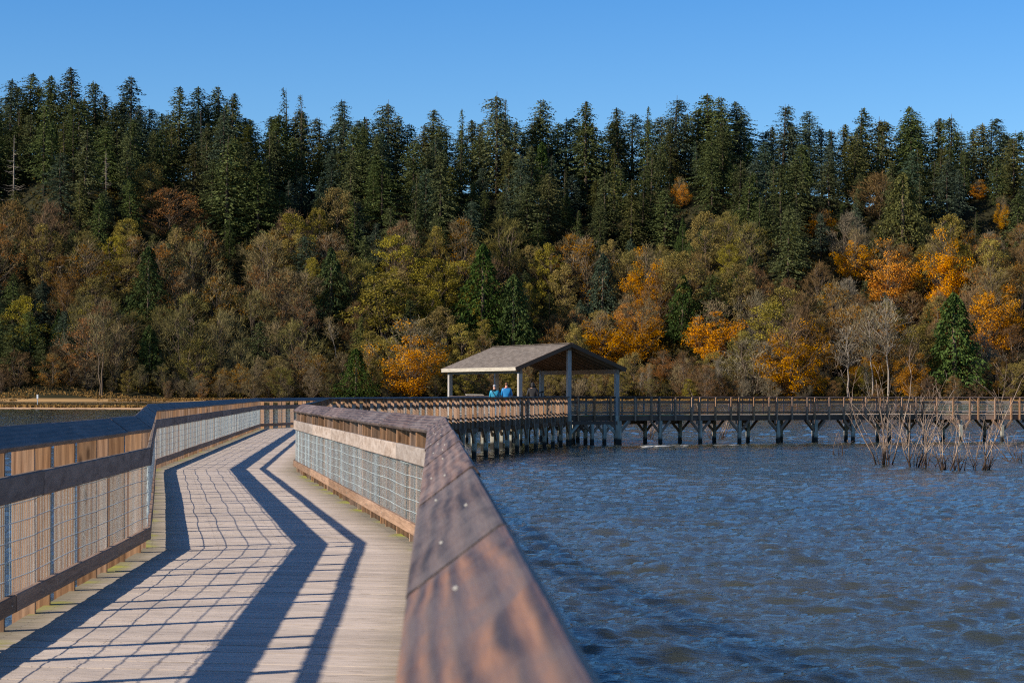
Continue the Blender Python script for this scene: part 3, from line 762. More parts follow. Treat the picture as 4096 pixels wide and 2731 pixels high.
def person(px, d, height, label, jacket, trousers, hair, head_kind, arms, extra=None):
    u, _ = ray(px, 1571); x = u * d / FPX
    r = empty('person', (x, d, 0.0), R(-8)); tag(r, label, 'person', 'people standing at the shelter')
    s = height / 1.78
    sh, el, wr = arms
    P = [(0, 0, .95), (0, 0, 1.14), (0, .01, 1.36), (0, .0, 1.50), (0, .02, 1.57), (0, .03, 1.66), (0, .02, 1.74), (0, .13, 1.645)]
    rad = [(.14, .10), (.13, .095), (.15, .10), (.06, .06), (.075, .08), (.075, .095), (.055, .07), (.012, .014)]
    E = [(0, 1), (1, 2), (2, 3), (3, 4), (4, 5), (5, 6), (5, 7)]
    for sx in (-1, 1):
        k = len(P)
        P += [(sx * .16, 0, 1.43), (sx * el[0], el[1], el[2]), (sx * wr[0], wr[1], wr[2])]
        rad += [.058, .044, .030]
        E += [(2, k), (k, k + 1), (k + 1, k + 2)]
        hx, hy, hz = sx * wr[0], wr[1], wr[2]
        P.append((hx, hy + .06, hz - .03)); rad.append((.034, .018)); E.append((k + 2, k + 3))
        for f, (fx, fl) in enumerate(((-.03, .062), (-.01, .072), (.01, .068), (.028, .052))):
            q = len(P); P += [(hx + fx, hy + .10, hz - .045), (hx + fx * 1.1, hy + .10 + fl * .6, hz - .06 - fl * .5)]; rad += [.010, .008]; E += [(k + 3, q), (q, q + 1)]
        q = len(P); P += [(hx - sx * .045, hy + .06, hz - .03), (hx - sx * .06, hy + .10, hz - .05)]; rad += [.011, .009]; E += [(k + 3, q), (q, q + 1)]
        k = len(P)
        P += [(sx * .09, 0, .86), (sx * .10, .02, .49), (sx * .10, -.02, .08), (sx * .11, .13, .04)]
        rad += [.082, .056, .042, (.045, .03)]
        E += [(0, k), (k, k + 1), (k + 1, k + 2), (k + 2, k + 3)]
    sc = lambda L: [(a * s, b * s, c * s) for a, b, c in L]
    skin('body', sc(P), E, rad, SKIN_, r)
    P = [(0, 0, .82), (0, 0, 1.1), (0, .0, 1.34), (0, -.005, 1.47)]; rad = [(.185, .14), (.175, .135), (.20, .145), (.10, .09)]; E = [(0, 1), (1, 2), (2, 3)]
    for sx in (-1, 1):
        k = len(P); P += [(sx * .185, 0, 1.41), (sx * el[0], el[1], el[2]), (sx * wr[0], wr[1], wr[2])]; rad += [.085, .068, .052]; E += [(2, k), (k, k + 1), (k + 1, k + 2)]
    skin('jacket', sc(P), E, rad, jacket, r)
    P = [(0, 0, .92)]; rad = [(.155, .115)]; E = []
    for sx in (-1, 1):
        k = len(P); P += [(sx * .095, 0, .80), (sx * .10, .02, .49), (sx * .10, -.02, .10)]; rad += [.10, .078, .064]; E += [(0, k), (k, k + 1), (k + 1, k + 2)]
    skin('trousers', sc(P), E, rad, trousers, r)
    if head_kind == 'hair':
        skin('hair', sc([(0, .0, 1.60), (0, .0, 1.69), (0, .005, 1.76)]), [(0, 1), (1, 2)], [(.082, .085), (.092, .105), (.065, .08)], hair, r)
        skin('collar', sc([(0, -.02, 1.46), (0, -.01, 1.54)]), [(0, 1)], [(.095, .085), (.085, .08)], extra, r)
    if head_kind == 'beanie':
        skin('beanie', sc([(0, .02, 1.64), (0, .015, 1.73), (0, .01, 1.79)]), [(0, 1), (1, 2)], [(.092, .105), (.088, .10), (.05, .06)], hair, r)
        skin('hood', sc([(-.11, -.04, 1.49), (0, -.08, 1.47), (.11, -.04, 1.49)]), [(0, 1), (1, 2)], [.055, .075, .055], extra, r)
        mb = MB(); mb.bar((-.14 * s, -.10 * s, 1.50 * s), (.16 * s, -.165 * s, 1.02 * s), .03, .012, up=(0, -1, 0)); mb.build('bag_strap', extra, r)
    if head_kind == 'hood':
        skin('hood', sc([(0, -.02, 1.47), (0, -.01, 1.58), (0, .01, 1.70), (0, .01, 1.78)]), [(0, 1), (1, 2), (2, 3)], [(.13, .11), (.11, .12), (.112, .13), (.06, .075)], jacket, r)
    return r
low_arms = (0, (.25, .06, 1.14), (.15, .30, 1.08)); hang = (0, (.27, -.02, 1.12), (.27, .10, .90))
person(1978, 104.5, 1.69, 'person in grey beanie and teal puffer jacket with a bag strap', mat_simple('teal_puffer', (0.012, 0.19, 0.30), 0.5, 0.4, 0, 9, 0.3), mat_simple('blue_denim', (0.03, 0.06, 0.11), 0.8), mat_simple('grey_knit', (0.28, 0.28, 0.30), 0.9), 'beanie', low_arms, mat_simple('black_fleece', (0.015, 0.013, 0.013), 0.9))
person(2026, 106.0, 1.83, 'person with short brown hair in bright blue hooded jacket', mat_simple('blue_shell', (0.006, 0.15, 0.36), 0.5, 0.4), mat_simple('orange_trousers', (0.75, 0.14, 0.02), 0.8), mat_simple('brown_hair', (0.14, 0.055, 0.022), 0.6), 'hair', low_arms, mat_simple('red_collar', (0.55, 0.11, 0.08), 0.8))
person(2131, 112.0, 1.86, 'person in a black jacket with the hood up', mat_simple('black_shell', (0.014, 0.012, 0.012), 0.7), mat_simple('dark_trousers', (0.02, 0.02, 0.024), 0.8), SKIN_, 'hood', hang)

# ------------------------------------------------------------------ terrain
SKY_T = [(-900, 360), (0, 335), (250, 335), (500, 375), (620, 425), (750, 395), (930, 395), (1000, 440), (1150, 415), (1300, 465), (1500, 440), (1700, 455), (1850, 480), (2000, 435), (2200, 445),
         (2400, 435), (2600, 440), (2800, 412), (2950, 425), (3050, 485), (3150, 450), (3300, 480), (3500, 470), (3700, 455), (3850, 465), (4000, 500), (4096, 515), (5000, 560)]
SX = np.array([a for a, b in SKY_T], float); SY = np.array([b for a, b in SKY_T], float)
Y0, YR = 606.0, 745.0
def ridge_h(x):
    px = 2048 + FPX * x / YR
    ys = np.interp(px, SX, SY)
    k = sum(np.interp(px + q, SX, SY) for q in (-160, -80, 80, 160)) / 4
    return (H0 - (ys + 2 * k) / 3) * YR / FPX + HC - 30.0
def terrain(x, y):
    x = np.asarray(x, float); y = np.asarray(y, float)
    yy = y - 8 * np.sin(x * 0.021 + 1) - 5 * np.sin(x * 0.057)
    u = np.clip((yy - (Y0 + 16)) / (YR - Y0 - 16), 0, 1.0)
    z = -0.6 + ridge_h(x) * (0.35 * u + 0.65 * u * u * (3 - 2 * u))
    z = z + (2.6 * np.sin(x * 0.11 + y * 0.07) + 2.0 * np.sin(x * 0.05 - y * 0.09 + 2)) * np.clip(u * 3, 0, 1)
    shore = np.clip((y - Y0) / 12, -0.4, 1)
    z = np.where(u <= 0, WATER_Z + shore * 1.0 + 0.0 * z, np.maximum(z, WATER_Z + 1.0))
    z = np.where(yy > YR, z - (yy - YR) * 0.03, z)
    return z
def hill():
    xs = np.linspace(-520, 520, 261); ys = np.concatenate([np.linspace(596, 640, 23), np.linspace(644, 900, 65)])
    X, Y = np.meshgrid(xs, ys); Z = terrain(X, Y)
    V = np.stack([X, Y, Z], -1).reshape(-1, 3); nx, ny = len(xs), len(ys)
    i, j = np.meshgrid(np.arange(nx - 1), np.arange(ny - 1)); a = (j * nx + i).ravel()
    F = np.stack([a, a + 1, a + nx + 1, a + nx], -1)
    o = link('hillside', np_mesh('hillside', V, F, M['hill'], smooth=True)); tag(o, 'steep wooded bluff rising from the far shore', 'hill', kind='structure')
hill()

# ------------------------------------------------------------------ water
def water():
    rs = np.random.RandomState(5); n = 512
    def tile(Lt, peak, rms, wind, seed):
        rs = np.random.RandomState(seed)
        k = 2 * np.pi * np.fft.fftfreq(n, Lt / n); KX, KY = np.meshgrid(k, k); K = np.hypot(KX, KY); K[0, 0] = 1
        kp = 2 * np.pi / peak
        cosw = (KX * wind[0] + KY * wind[1]) / K
        S = np.exp(-1.0 * (kp / K) ** 2) / K ** 3.6 * (0.035 + np.abs(cosw) ** 4) * np.exp(-(K * 0.03) ** 2)
        S[0, 0] = 0
        A = np.sqrt(S) * (rs.randn(n, n) + 1j * rs.randn(n, n))
        h = np.real(np.fft.ifft2(A)); dx = np.real(np.fft.ifft2(1j * KX / K * A)); dy = np.real(np.fft.ifft2(1j * KY / K * A))
        s = rms / h.std(); return h * s, dx * s, dy * s
    T1 = tile(46.0, 2.3, 0.030, (0.22, -0.97), 3); T2 = tile(17.0, 0.55, 0.011, (-0.25, -0.97), 8)
    def samp(T, Lt, x, y, c=1.0, s=0.0):
        xr, yr = (x * c - y * s) / Lt * n, (x * s + y * c) / Lt * n
        i0, j0 = np.floor(xr).astype(int), np.floor(yr).astype(int); fx, fy = xr - i0, yr - j0
        out = []
        for A in T:
            g = lambda a, b: A[b % n, a % n]
            out.append(g(i0, j0) * (1 - fx) * (1 - fy) + g(i0 + 1, j0) * fx * (1 - fy) + g(i0, j0 + 1) * (1 - fx) * fy + g(i0 + 1, j0 + 1) * fx * fy)
        return out
    rows = [8.0]
    while rows[-1] < 640: rows.append(rows[-1] * 1.0036 + 0.01)
    rows = np.array(rows)
    ta = np.concatenate([np.linspace(-1.6, -0.33, 45)[:-1], np.linspace(-0.33, 0.33, 470), np.linspace(0.33, 1.6, 45)[1:]])
    Tn, Yn = np.meshgrid(ta, rows); X = Tn * Yn; Y = Yn.copy()
    a = samp(T1, 46.0, X, Y); c, s = math.cos(0.4), math.sin(0.4); b = samp(T2, 17.0, X, Y, c, s)
    gust = 0.8 + 0.35 * np.sin(X * 0.06 + 1) * np.sin(Y * 0.045 + X * 0.02)
    Z = WATER_Z + (a[0] + b[0]) * gust
    X2 = X - (a[1]) * 0.8; Y2 = Y - (a[2]) * 0.8
    # calmer water behind the boardwalk
    V = np.stack([X2, Y2, Z], -1).reshape(-1, 3); ny, nx = X.shape
    i, j = np.meshgrid(np.arange(nx - 1), np.arange(ny - 1)); q = (j * nx + i).ravel()
    F = np.stack([q, q + 1, q + nx + 1, q + nx], -1)
    o = link('water', np_mesh('water', V, F, M['water'], smooth=True)); tag(o, 'choppy blue and olive water of the estuary', 'water', kind='structure')
water()

def foam():
    mb = MB(); r = random.Random(4)
    for k in range(22):
        t = r.random() ** 1.6; px = 2590 + 420 * t if r.random() < .85 else r.uniform(3000, 3500)
        p = ground(px, 1788 + r.gauss(0, 2.0) - t * 8, WATER_Z)
        L = r.uniform(.3, 1.1) * (1.1 - .7 * t); w = r.uniform(.015, .055)
        pts = [(p.x + L * (q - .5), p.y + .2 * L * (q - .5) + r.gauss(0, .05), WATER_Z + 0.07) for q in (0, .25, .5, .75, 1)]
        mb.tube(pts, [w * .2, w * .8, w, w * .7, w * .15], 6)
    for q in range(len(mb.v)): x, y, z = mb.v[q]; mb.v[q] = (x, y, WATER_Z + 0.05 + (z - WATER_Z - .07) * .5)
    o = mb.build('foam', M['foam']); tag(o, 'thin white foam breaking below the far boardwalk span', 'foam', kind='stuff')
foam()

# sand spit on the left
def spit():
    xs = np.linspace(-190, -58, 140); V = []; F = []
    cols = 13
    for i, x in enumerate(xs):
        f = (x + 190) / 132.0
        yc = 372 - 8 * f; hw = (22 + 8 * math.sin(x * .09)) * min(1, (1 - f) * 2.2 + .05)
        for c in range(cols):
            t = c / (cols - 1) * 2 - 1
            V.append((x, yc + t * hw * (1 + .12 * math.sin(x * .4 + c)), WATER_Z - 0.15 + 0.42 * max(0, 1 - t * t) ** .8))
    V = np.array(V); n = len(xs)
    F = np.array([(i * cols + c, (i + 1) * cols + c, (i + 1) * cols + c + 1, i * cols + c + 1) for i in range(n - 1) for c in range(cols - 1)])
    o = link('sand_spit', np_mesh('sand_spit', V, F, M['sand'], smooth=True)); tag(o, 'low sandy spit across the water at the left', 'sand', kind='structure')
    rs = np.random.RandomState(2); pts = []
    for k in range(2600):
        x = rs.uniform(-190, -62); f = (x + 190) / 132.0; yc = 372 - 8 * f; hw = (22 + 8 * math.sin(x * .09)) * min(1, (1 - f) * 2.2 + .05)
        t = rs.uniform(-.35, .9)
        pts.append((x, yc + t * hw, WATER_Z - .15 + .42 * max(0, 1 - t * t) ** .8, rs.uniform(.25, .6)))
    for k in range(10500):
        x = rs.uniform(-185, 215); y = Y0 + rs.uniform(4, 14) + 3 * math.sin(x * .13); pts.append((x, y, float(terrain(x, y)), rs.uniform(.2, .6)))
    Vg, Fg, rn = [], [], []
    for x, y, z, h in pts:
        for b in range(3):
            a = rs.uniform(0, 6.28); w = h * .5; k = len(Vg)
            dx, dy = math.cos(a) * w, math.sin(a) * w * .5; lx = rs.uniform(-.3, .3) * h
            Vg += [(x - dx, y - dy, z - .05), (x + dx, y + dy, z - .05), (x + dx * .7 + lx, y + dy, z + h), (x - dx * .7 + lx, y - dy, z + h * rs.uniform(.6, 1))]
            Fg.append((k, k + 1, k + 2, k + 3)); rn += [rs.rand()] * 4
    o = link('grass', np_mesh('grass', np.array(Vg), np.array(Fg), LEAF['grass'], rn)); tag(o, 'dry tan marsh grass along the spit and far shore', 'grass', kind='stuff')
spit()

# ------------------------------------------------------------------ tree meshes
def quads_to_mesh(name, C, A, B, mat, rnd):
    """rhombus leaves: centre C, half axes A and B"""
    n = len(C); V = np.empty((n, 4, 3)); V[:, 0] = C - A; V[:, 1] = C + B; V[:, 2] = C + A; V[:, 3] = C - B
    return np_mesh(name, V.reshape(-1, 3), np.arange(n * 4).reshape(n, 4), mat, np.repeat(rnd, 4))

def conifer_mesh(seed, h=34.0, r=6.6, base=0.10, power=0.8, sparse=1.0, droop=0.35, size=1.0):
    rs = np.random.RandomState(seed); C, A, B, rn = [], [], [], []
    z = h * base
    mb = MB(); mb.tube([(0, 0, -1.5), (0.1, 0, h * .3), (0, .1, h * .7), (0, 0, h)], [.42, .36, .20, .03], 6)
    ph = rs.uniform(0, 6.28, 4); amp = rs.uniform(.06, .26); top = h * (0.985 if rs.rand() < .75 else rs.uniform(.90, .95)); lx, ly = rs.normal(0, .5, 2); r *= 34.0 / h * h / 34.0
    while z < top:
        f = z / h; prof = max(0.012, (1 - f)) ** power * min(1.0, 0.55 + (f - base) * 3.2) * (1 + amp * math.sin(f * 23 + ph[2]) + .6 * amp * math.sin(f * 51 + ph[3]))
        nb = max(3, int(rs.uniform(6, 9.5) * sparse * (1.0 + .15 * f)))
        bunch = rs.uniform(0.72, 1.18)
        for k in range(nb):
            a = rs.uniform(0, 6.28)
            L = r * prof * rs.uniform(0.5, 1.12) * bunch * (1 + 1.2 * amp * math.sin(a + ph[0] + f * 5) + .14 * math.sin(3 * a + ph[1] - f * 11)) + 0.22
            if rs.rand() < 0.05: L *= 1.3
            d = np.array([math.cos(a), math.sin(a)]); lift = rs.uniform(-0.15, 0.30) * (0.4 + f)
            n = max(3, int(L / 0.27)); br = rs.rand() * .6
            for q in range(n):
                t = (q + .6 + .4 * rs.rand()) / n
                if t < .25 and L > 3: continue
                rad = L * t
                zz = z + L * (lift * t - droop * t * t) + rs.normal(0, .12)
                side = rs.choice([-1, 1]); ang = a + side * rs.uniform(.1, 1.0)
                ln = size * rs.uniform(.30, .66) * (1.2 - .5 * t) * (1 - .35 * f); wd = size * rs.uniform(.12, .27) * (1 - .3 * f)
                ax = np.array([math.cos(ang), math.sin(ang), -rs.uniform(.1, .9)]); ax /= np.linalg.norm(ax)
                bx = np.cross(ax, rs.normal(size=3)); bx /= np.linalg.norm(bx) + 1e-6
                C.append((d[0] * rad + rs.normal(0, .18) + lx * f * f, d[1] * rad + rs.normal(0, .18) + ly * f * f, zz)); A.append(ax * ln); B.append(bx * wd); rn.append(min(1, br + rs.rand() * .4))
        z += rs.uniform(0.36, 0.66) * (1.1 - .35 * f)
    for k in range(8): C.append((lx, ly, top + .3 - .25 * k)); A.append(np.array([rs.normal(0, .12), rs.normal(0, .12), .45])); B.append(np.array([.16, .05, 0])); rn.append(.3)
    return mb, quads_to_mesh('crown', np.array(C), np.array(A), np.array(B), None, np.array(rn))

def cedar_mesh(seed, h=26.0, r=4.6):
    rs = np.random.RandomState(seed); C, A, B, rn = [], [], [], []
    mb = MB(); mb.tube([(0, 0, -1.2), (0, 0, h * .5), (0, 0, h * .96)], [.45, .28, .04], 6)
    lob = rs.uniform(0, 6.28, 5)
    for k in range(5200):
        f = rs.rand() ** 1.25 * .97 + .02; a = rs.uniform(0, 6.28)
        pr = (1 - f) ** .72 * min(1, .35 + f * 5.0) * (1 + .24 * math.sin(2 * a + lob[0] + f * 7) + .16 * math.sin(5 * a + lob[1] - f * 13) + .20 * math.sin(f * 31 + a * 2 + lob[2]))
        rad = r * pr * (1 - abs(rs.normal(0, .2)) + (.25 * rs.rand() if rs.rand() < .12 else 0))
        ax = np.array([math.cos(a) * .45, math.sin(a) * .45, -rs.uniform(.5, 1.1)]) + rs.normal(0, .25, 3); ax /= np.linalg.norm(ax)
        bx = np.cross(ax, rs.normal(size=3)); bx /= np.linalg.norm(bx)
        C.append((math.cos(a) * rad, math.sin(a) * rad, f * h + rs.normal(0, .15))); A.append(ax * rs.uniform(.25, .55)); B.append(bx * rs.uniform(.08, .17)); rn.append(rs.rand())
    return mb, quads_to_mesh('crown', np.array(C), np.array(A), np.array(B), None, np.array(rn))

def envelope_tree(rs, h, wide, n_cl, lo=.14, top=1.0, trunks=1, bend=.06, r0=None):
    """trunk and limbs reaching to clump centres spread over a lumpy ovoid crown"""
    mb = MB(); r0 = r0 or h * .013; cl = []
    bases = []
    for t in range(trunks):
        a = rs.uniform(0, 6.28); s_ = .0 if trunks == 1 else rs.uniform(.3, .9)
        lean = Vector((math.cos(a), math.sin(a), 0)) * (wide * (.25 if trunks > 1 else .08))
        o = Vector((math.cos(a) * s_, math.sin(a) * s_, -1.0))
        pts = [o]; n = 6
        for k in range(1, n + 1):
            f = k / n; pts.append(Vector((o.x, o.y, 0)) + lean * f ** 1.4 + Vector((rs.normal(0, bend * .4), rs.normal(0, bend * .4), f * h * .86)))
        mb.tube(pts, [r0 * (1 - .85 * k / n) for k in range(n + 1)], 5, tip=False); bases.append(pts)
    ph = rs.uniform(0, 6.28, 4)
    for k in range(n_cl):
        f = lo + (top - lo) * (k + rs.rand()) / n_cl; a = rs.uniform(0, 6.28)
        g = (f - lo) / (1.02 - lo); env = math.sin(math.pi * min(1, max(0, g)) ** .82) ** .62 if 0 < g < 1 else 0
        env *= 1 + .18 * math.sin(2 * a + ph[0] + f * 6) + .14 * math.sin(3 * a + ph[1] - f * 9)
        rr = wide * env * (rs.uniform(.62, 1.0) if rs.rand() < .8 else rs.uniform(.1, .6))
        c = Vector((math.cos(a) * rr, math.sin(a) * rr, f * h))
        tr = bases[rs.randint(len(bases))]; hb = max(.06 * h, c.z - rr * rs.uniform(.6, 1.3) - .05 * h); kf = min(5.99, max(0.3, hb / (h * .86) * 6)); i = int(kf)
        b = tr[i].lerp(tr[min(6, i + 1)], kf - i); m = b.lerp(c, .5) + Vector((rs.normal(0, .3), rs.normal(0, .3), -.04 * rr))
        mb.tube([b, m, c], [r0 * .36 * (1 - .6 * f), r0 * .24, r0 * .08], 4, tip=False)
        d = (c - b).normalized(); cl.append((c, d))
    return mb, cl

def leaf_clumps(rs, cl, per, clump, leaf, keep=lambda p: True):
    C, A, B, rn = [], [], [], []
    for p, d in cl:
        if not keep(p): continue
        m = max(4, int(per * rs.uniform(.5, 1.5))); base = rs.rand() * .6; sc = clump * rs.uniform(.7, 1.3)
        v = rs.normal(0, 1, (m, 3)); v /= np.linalg.norm(v, axis=1)[:, None]; v *= rs.uniform(.45, 1.0, (m, 1))
        pts = v * (sc, sc, sc * .68) + np.array(p)
        ax = rs.normal(size=(m, 3)); ax[:, 2] *= .6; ax /= np.linalg.norm(ax, axis=1)[:, None]
        bx = np.cross(ax, rs.normal(size=(m, 3))); bx /= np.linalg.norm(bx, axis=1)[:, None]
        C.append(pts); A.append(ax * rs.uniform(.6, 1.2, (m, 1)) * leaf); B.append(bx * rs.uniform(.45, .85, (m, 1)) * leaf); rn.append(np.minimum(1, base + rs.rand(m) * .4))
    return quads_to_mesh('crown', np.concatenate(C), np.concatenate(A), np.concatenate(B), None, np.concatenate(rn))

def twig_fans(rs, cl, per, length=1.6, width=.04, up=.4, spread=.6):
    C, A, B, rn = [], [], [], []
    for p, d in cl:
        m = max(3, int(per * rs.uniform(.6, 1.4))); base = rs.rand() * .5
        o = np.array(p)[None, :] + rs.normal(0, .5, (m, 3)) - np.array(d)[None, :] * .5
        dd = np.array(d)[None, :] * .8 + rs.normal(0, spread, (m, 3)) + np.array([0, 0, up]); dd /= np.linalg.norm(dd, axis=1)[:, None]
        L = length * rs.uniform(.4, 1.15, (m, 1))
        bx = np.cross(dd, rs.normal(size=(m, 3))); bx /= np.linalg.norm(bx, axis=1)[:, None]
        e = o + dd * L
        d2 = dd + rs.normal(0, .45, (m, 3)); d2 /= np.linalg.norm(d2, axis=1)[:, None]
        s2 = o + dd * L * rs.uniform(.4, .9, (m, 1))
        C += [o + dd * L * .5, s2 + d2 * L * .3]; A += [dd * L * .5, d2 * L * .3]; B += [bx * width * rs.uniform(.7, 1.3, (m, 1)), bx * width * .7]
        q = np.minimum(1, base + rs.rand(m) * .5); rn += [q, q]
    return quads_to_mesh('twigs', np.concatenate(C), np.concatenate(A), np.concatenate(B), None, np.concatenate(rn))

def broadleaf_mesh(seed, h=18.0, wide=6.0, n_cl=70, per=70, clump=1.5, leaf=.30, keep=1.0, low_only=False, lo=.12, twigs=0, trunks=1):
    rs = np.random.RandomState(seed); mb, cl = envelope_tree(rs, h, wide, n_cl, lo, 1.0, trunks)
    ok = (lambda p: rs.rand() < keep and p.z < h * (.70 + rs.normal(0, .09))) if low_only else (lambda p: rs.rand() < keep)
    crown = leaf_clumps(rs, cl, per, clump, leaf, ok)
    return mb, crown, (twig_fans(rs, cl, twigs) if twigs else None)

def bare_mesh(seed, h=17.0, wide=6.2, n_cl=75, per=26, lo=.15, length=1.9, width=.045, trunks=1, up=.4, r0=None, bend=.2):
    rs = np.random.RandomState(seed); mb, cl = envelope_tree(rs, h, wide, n_cl, lo, 1.0, trunks, bend, r0)
    return mb, twig_fans(rs, cl, per, length, width, up)

def norm_height(mb, meshes, h):
    """scale everything so that the tree is 1 m tall, to be scaled by its own height later"""
    for q in range(len(mb.v)): x, y, z = mb.v[q]; mb.v[q] = (x / h, y / h, z / h)
    for me in meshes:
        if me: me.transform(Matrix.Scale(1 / h, 4))

KIND = {}       # kind -> list of (trunk mesh, [(part name, mesh)], natural height)
def reg(kind, mb, parts, h, bark):
    zs = [v.co.z for _, me in parts for v in me.vertices] or [q[2] for q in mb.v]
    h = max(zs)
    norm_height(mb, [me for _, me in parts], h)
    KIND.setdefault(kind, []).append((mb.mesh('trunk', BARK[bark]), parts))
vr = random.Random(77)
for k in range(11):
    mb, c = conifer_mesh(20 + k, 34, vr.uniform(6.0, 8.2), vr.uniform(.05, .16), vr.uniform(.46, .60), vr.uniform(.85, 1.1), vr.uniform(.24, .5)); reg('fir', mb, [('crown', c)], 34, 'dark')
for k in range(2):
    mb, c = conifer_mesh(40 + k, 34, 4.6, .18, .7, .55, .38, .9); reg('thin_fir', mb, [('crown', c)], 34, 'dark')
for k in range(5):
    mb, c = cedar_mesh(50 + k, 26, 4.4 + .3 * k); reg('cedar', mb, [('crown', c)], 26, 'brown')
for k in range(5):
    mb, c, t = broadleaf_mesh(60 + k, 18, 5.2 + .5 * k, 64, 125, 1.5, .185, twigs=6, trunks=1 + k % 2); reg('leafy', mb, [('crown', c), ('twigs', t)], 18, 'brown')
for k in range(4):
    mb, c, t = broadleaf_mesh(70 + k, 18, 6.0 + .5 * (k % 2), 120, 150, 1.9, .175, .92, True, .06, twigs=13); reg('maple', mb, [('crown', c), ('twigs', t)], 18, 'brown')
for k in range(4):
    mb, c, t = broadleaf_mesh(80 + k, 17, 6.2, 76, 62, 1.6, .165, .62, lo=.08, twigs=24, trunks=1 + k % 2); reg('thinning', mb, [('crown', c), ('twigs', t)], 17, 'brown')
for k in range(5):
    mb, t = bare_mesh(90 + k, 17, 5.6 + .5 * k, 75, 34, .10, trunks=1 + k % 3); reg('bare', mb, [('twigs', t)], 17, 'brown')
for k in range(3):
    mb, t = bare_mesh(100 + k, 22, 3.6, 36, 18, .50, 1.7, .04, trunks=1 + k % 2, up=.8, r0=.17, bend=.5); reg('pale', mb, [('twigs', t)], 22, 'pale')
for k in range(4):
    mb, t = bare_mesh(110 + k, 7, 3.4, 40, 26, .05, 1.7, .030, 5, .6); reg('shrub', mb, [('twigs', t)], 7, 'brown')

def snag_mesh(seed, h=24):
    rs = np.random.RandomState(seed); mb = MB(); mb.tube([(0, 0, -1), (.1, 0, h * .5), (.3, 0, h)], [.40, .24, .04], 6)
    for k in range(46):
        z = h * rs.uniform(.12, .97); a = rs.uniform(0, 6.28); L = (h - z) * .26 * rs.uniform(.4, 1.1) + .5
        d = Vector((math.cos(a), math.sin(a), 0)); p = Vector((.2 * z / h, 0, z))
        mb.tube([p, p + d * L * .5 + Vector((0, 0, -.10 * L)), p + d * L + Vector((0, 0, .04 * L))], [.07, .05, .02], 4, tip=False)
    return mb
mb = snag_mesh(3); reg('snag', mb, [], 24, 'pale')

# ------------------------------------------------------------------ planting
TREES = []
def hill_at(px, py):
    u, v = ray(px, py)
    ys = np.arange(Y0 + 8, 800, .5); zr = HC - v * ys / FPX
    tz = terrain(u * ys / FPX, ys); ok = np.nonzero(tz >= zr)[0]
    y = ys[ok[0]] if len(ok) else 760.0
    return float(u * y / FPX), float(y), float(terrain(u * y / FPX, y))
prng = random.Random(21)
def plant(kind, leaf, x, y, z, h, wf=1.0, twig=None, name='tree', special=None, cat='tree', rot=None, tilt=0.0, bark=None):
    var = prng.choice(KIND[kind]); tr, parts = var
    rz = prng.uniform(0, 6.28) if rot is None else rot
    e = empty(name, (x, y, z)); e.rotation_euler = (prng.gauss(0, .02), tilt + prng.gauss(0, .02), rz if not tilt else 0); e.scale = (h * wf, h * wf, h)
    t = link('trunk', tr, e)
    if bark: t.material_slots[0].link = 'OBJECT'; t.material_slots[0].material = BARK[bark]
    for pn, me in parts:
        c = link(pn, me, e)
        if not len(me.materials): me.materials.append(None)
        c.material_slots[0].link = 'OBJECT'
        c.material_slots[0].material = LEAF[leaf] if pn == 'crown' else LEAF[twig or ('twig' if leaf not in LEAF or not leaf.startswith('twig') else leaf)]
    TREES.append(dict(o=e, kind=kind, leaf=leaf, x=x, y=y, z=z, h=h, px=to_px(x, y, z)[0], top=to_px(x, y, z + h)[1], base=to_px(x, y, z)[1], special=special, cat=cat, name=name))
    return e

NAMES = {'fir': 'fir_tree', 'thin_fir': 'fir_tree', 'cedar': 'cedar_tree', 'leafy': 'alder_tree', 'maple': 'maple_tree', 'thinning': 'maple_tree', 'bare': 'bare_tree', 'pale': 'bare_tree', 'shrub': 'bare_shrub', 'snag': 'dead_tree'}
NATW = {}
def special(kind, leaf, px, ytop, ybase, label, wpx=None, twig=None, **kw):
    x, y, z = hill_at(px, ybase); h = (ybase - ytop) * y / FPX; wf = 1.0
    if wpx:
        me = KIND[kind][0][1][0][1] if KIND[kind][0][1] else KIND[kind][0][0]
        xs = [v.co.x for v in me.vertices]; nat = (np.percentile(xs, 97) - np.percentile(xs, 3))
        wf = (wpx * y / FPX) / (nat * h)
    plant(kind, leaf, x, y, z, h, wf, twig, NAMES[kind], label, rot=(prng.uniform(0, 6.28) if 'rot' not in kw else kw.pop('rot')), **kw)
special('maple', 'amber', 1645, 1255, 1594, 'bright orange-yellow maple standing left of the shelter roof', 235, 'twig_grey')
special('snag', '', 55, 545, 850, 'silvery dead conifer snag near the left edge', None)
special('snag', '', 425, 605, 800, 'short grey dead conifer among the firs at left', None)
special('cedar', 'cedar', 595, 985, 1290, 'narrow green cedar in the brown trees at left', 105)
special('cedar', 'cedar', 600, 1300, 1500, 'small dark green cedar low on the left slope', 85)
special('cedar', 'cedar', 1932, 972, 1400, 'broad dark green cedar above the shelter ridge', 150)
special('cedar', 'cedar', 2052, 1095, 1440, 'slim green cedar just above the shelter roof', 120)
special('cedar', 'cedar', 2728, 1100, 1380, 'pointed green cedar between two golden maples', 105)
special('cedar', 'cedar', 3820, 1165, 1590, 'large bushy green cedar at the shore, far right', 190)
special('cedar', 'fir_olive', 3612, 690, 1010, 'olive green cedar on the upper right slope', 130)
special('cedar', 'cedar', 1325, 985, 1290, 'ragged green cedar above a leaning pale trunk', 120)
special('cedar', 'cedar', 1425, 1390, 1600, 'small dark cedar at the shore left of the orange maple', 95)
special('cedar', 'fir_blue', 2410, 1010, 1300, 'tall blue-green fir in the olive alders above the shelter', 95)
special('fir', 'fir', 3150, 815, 1160, 'dark fir reaching down among grey bare trees, right', 135)
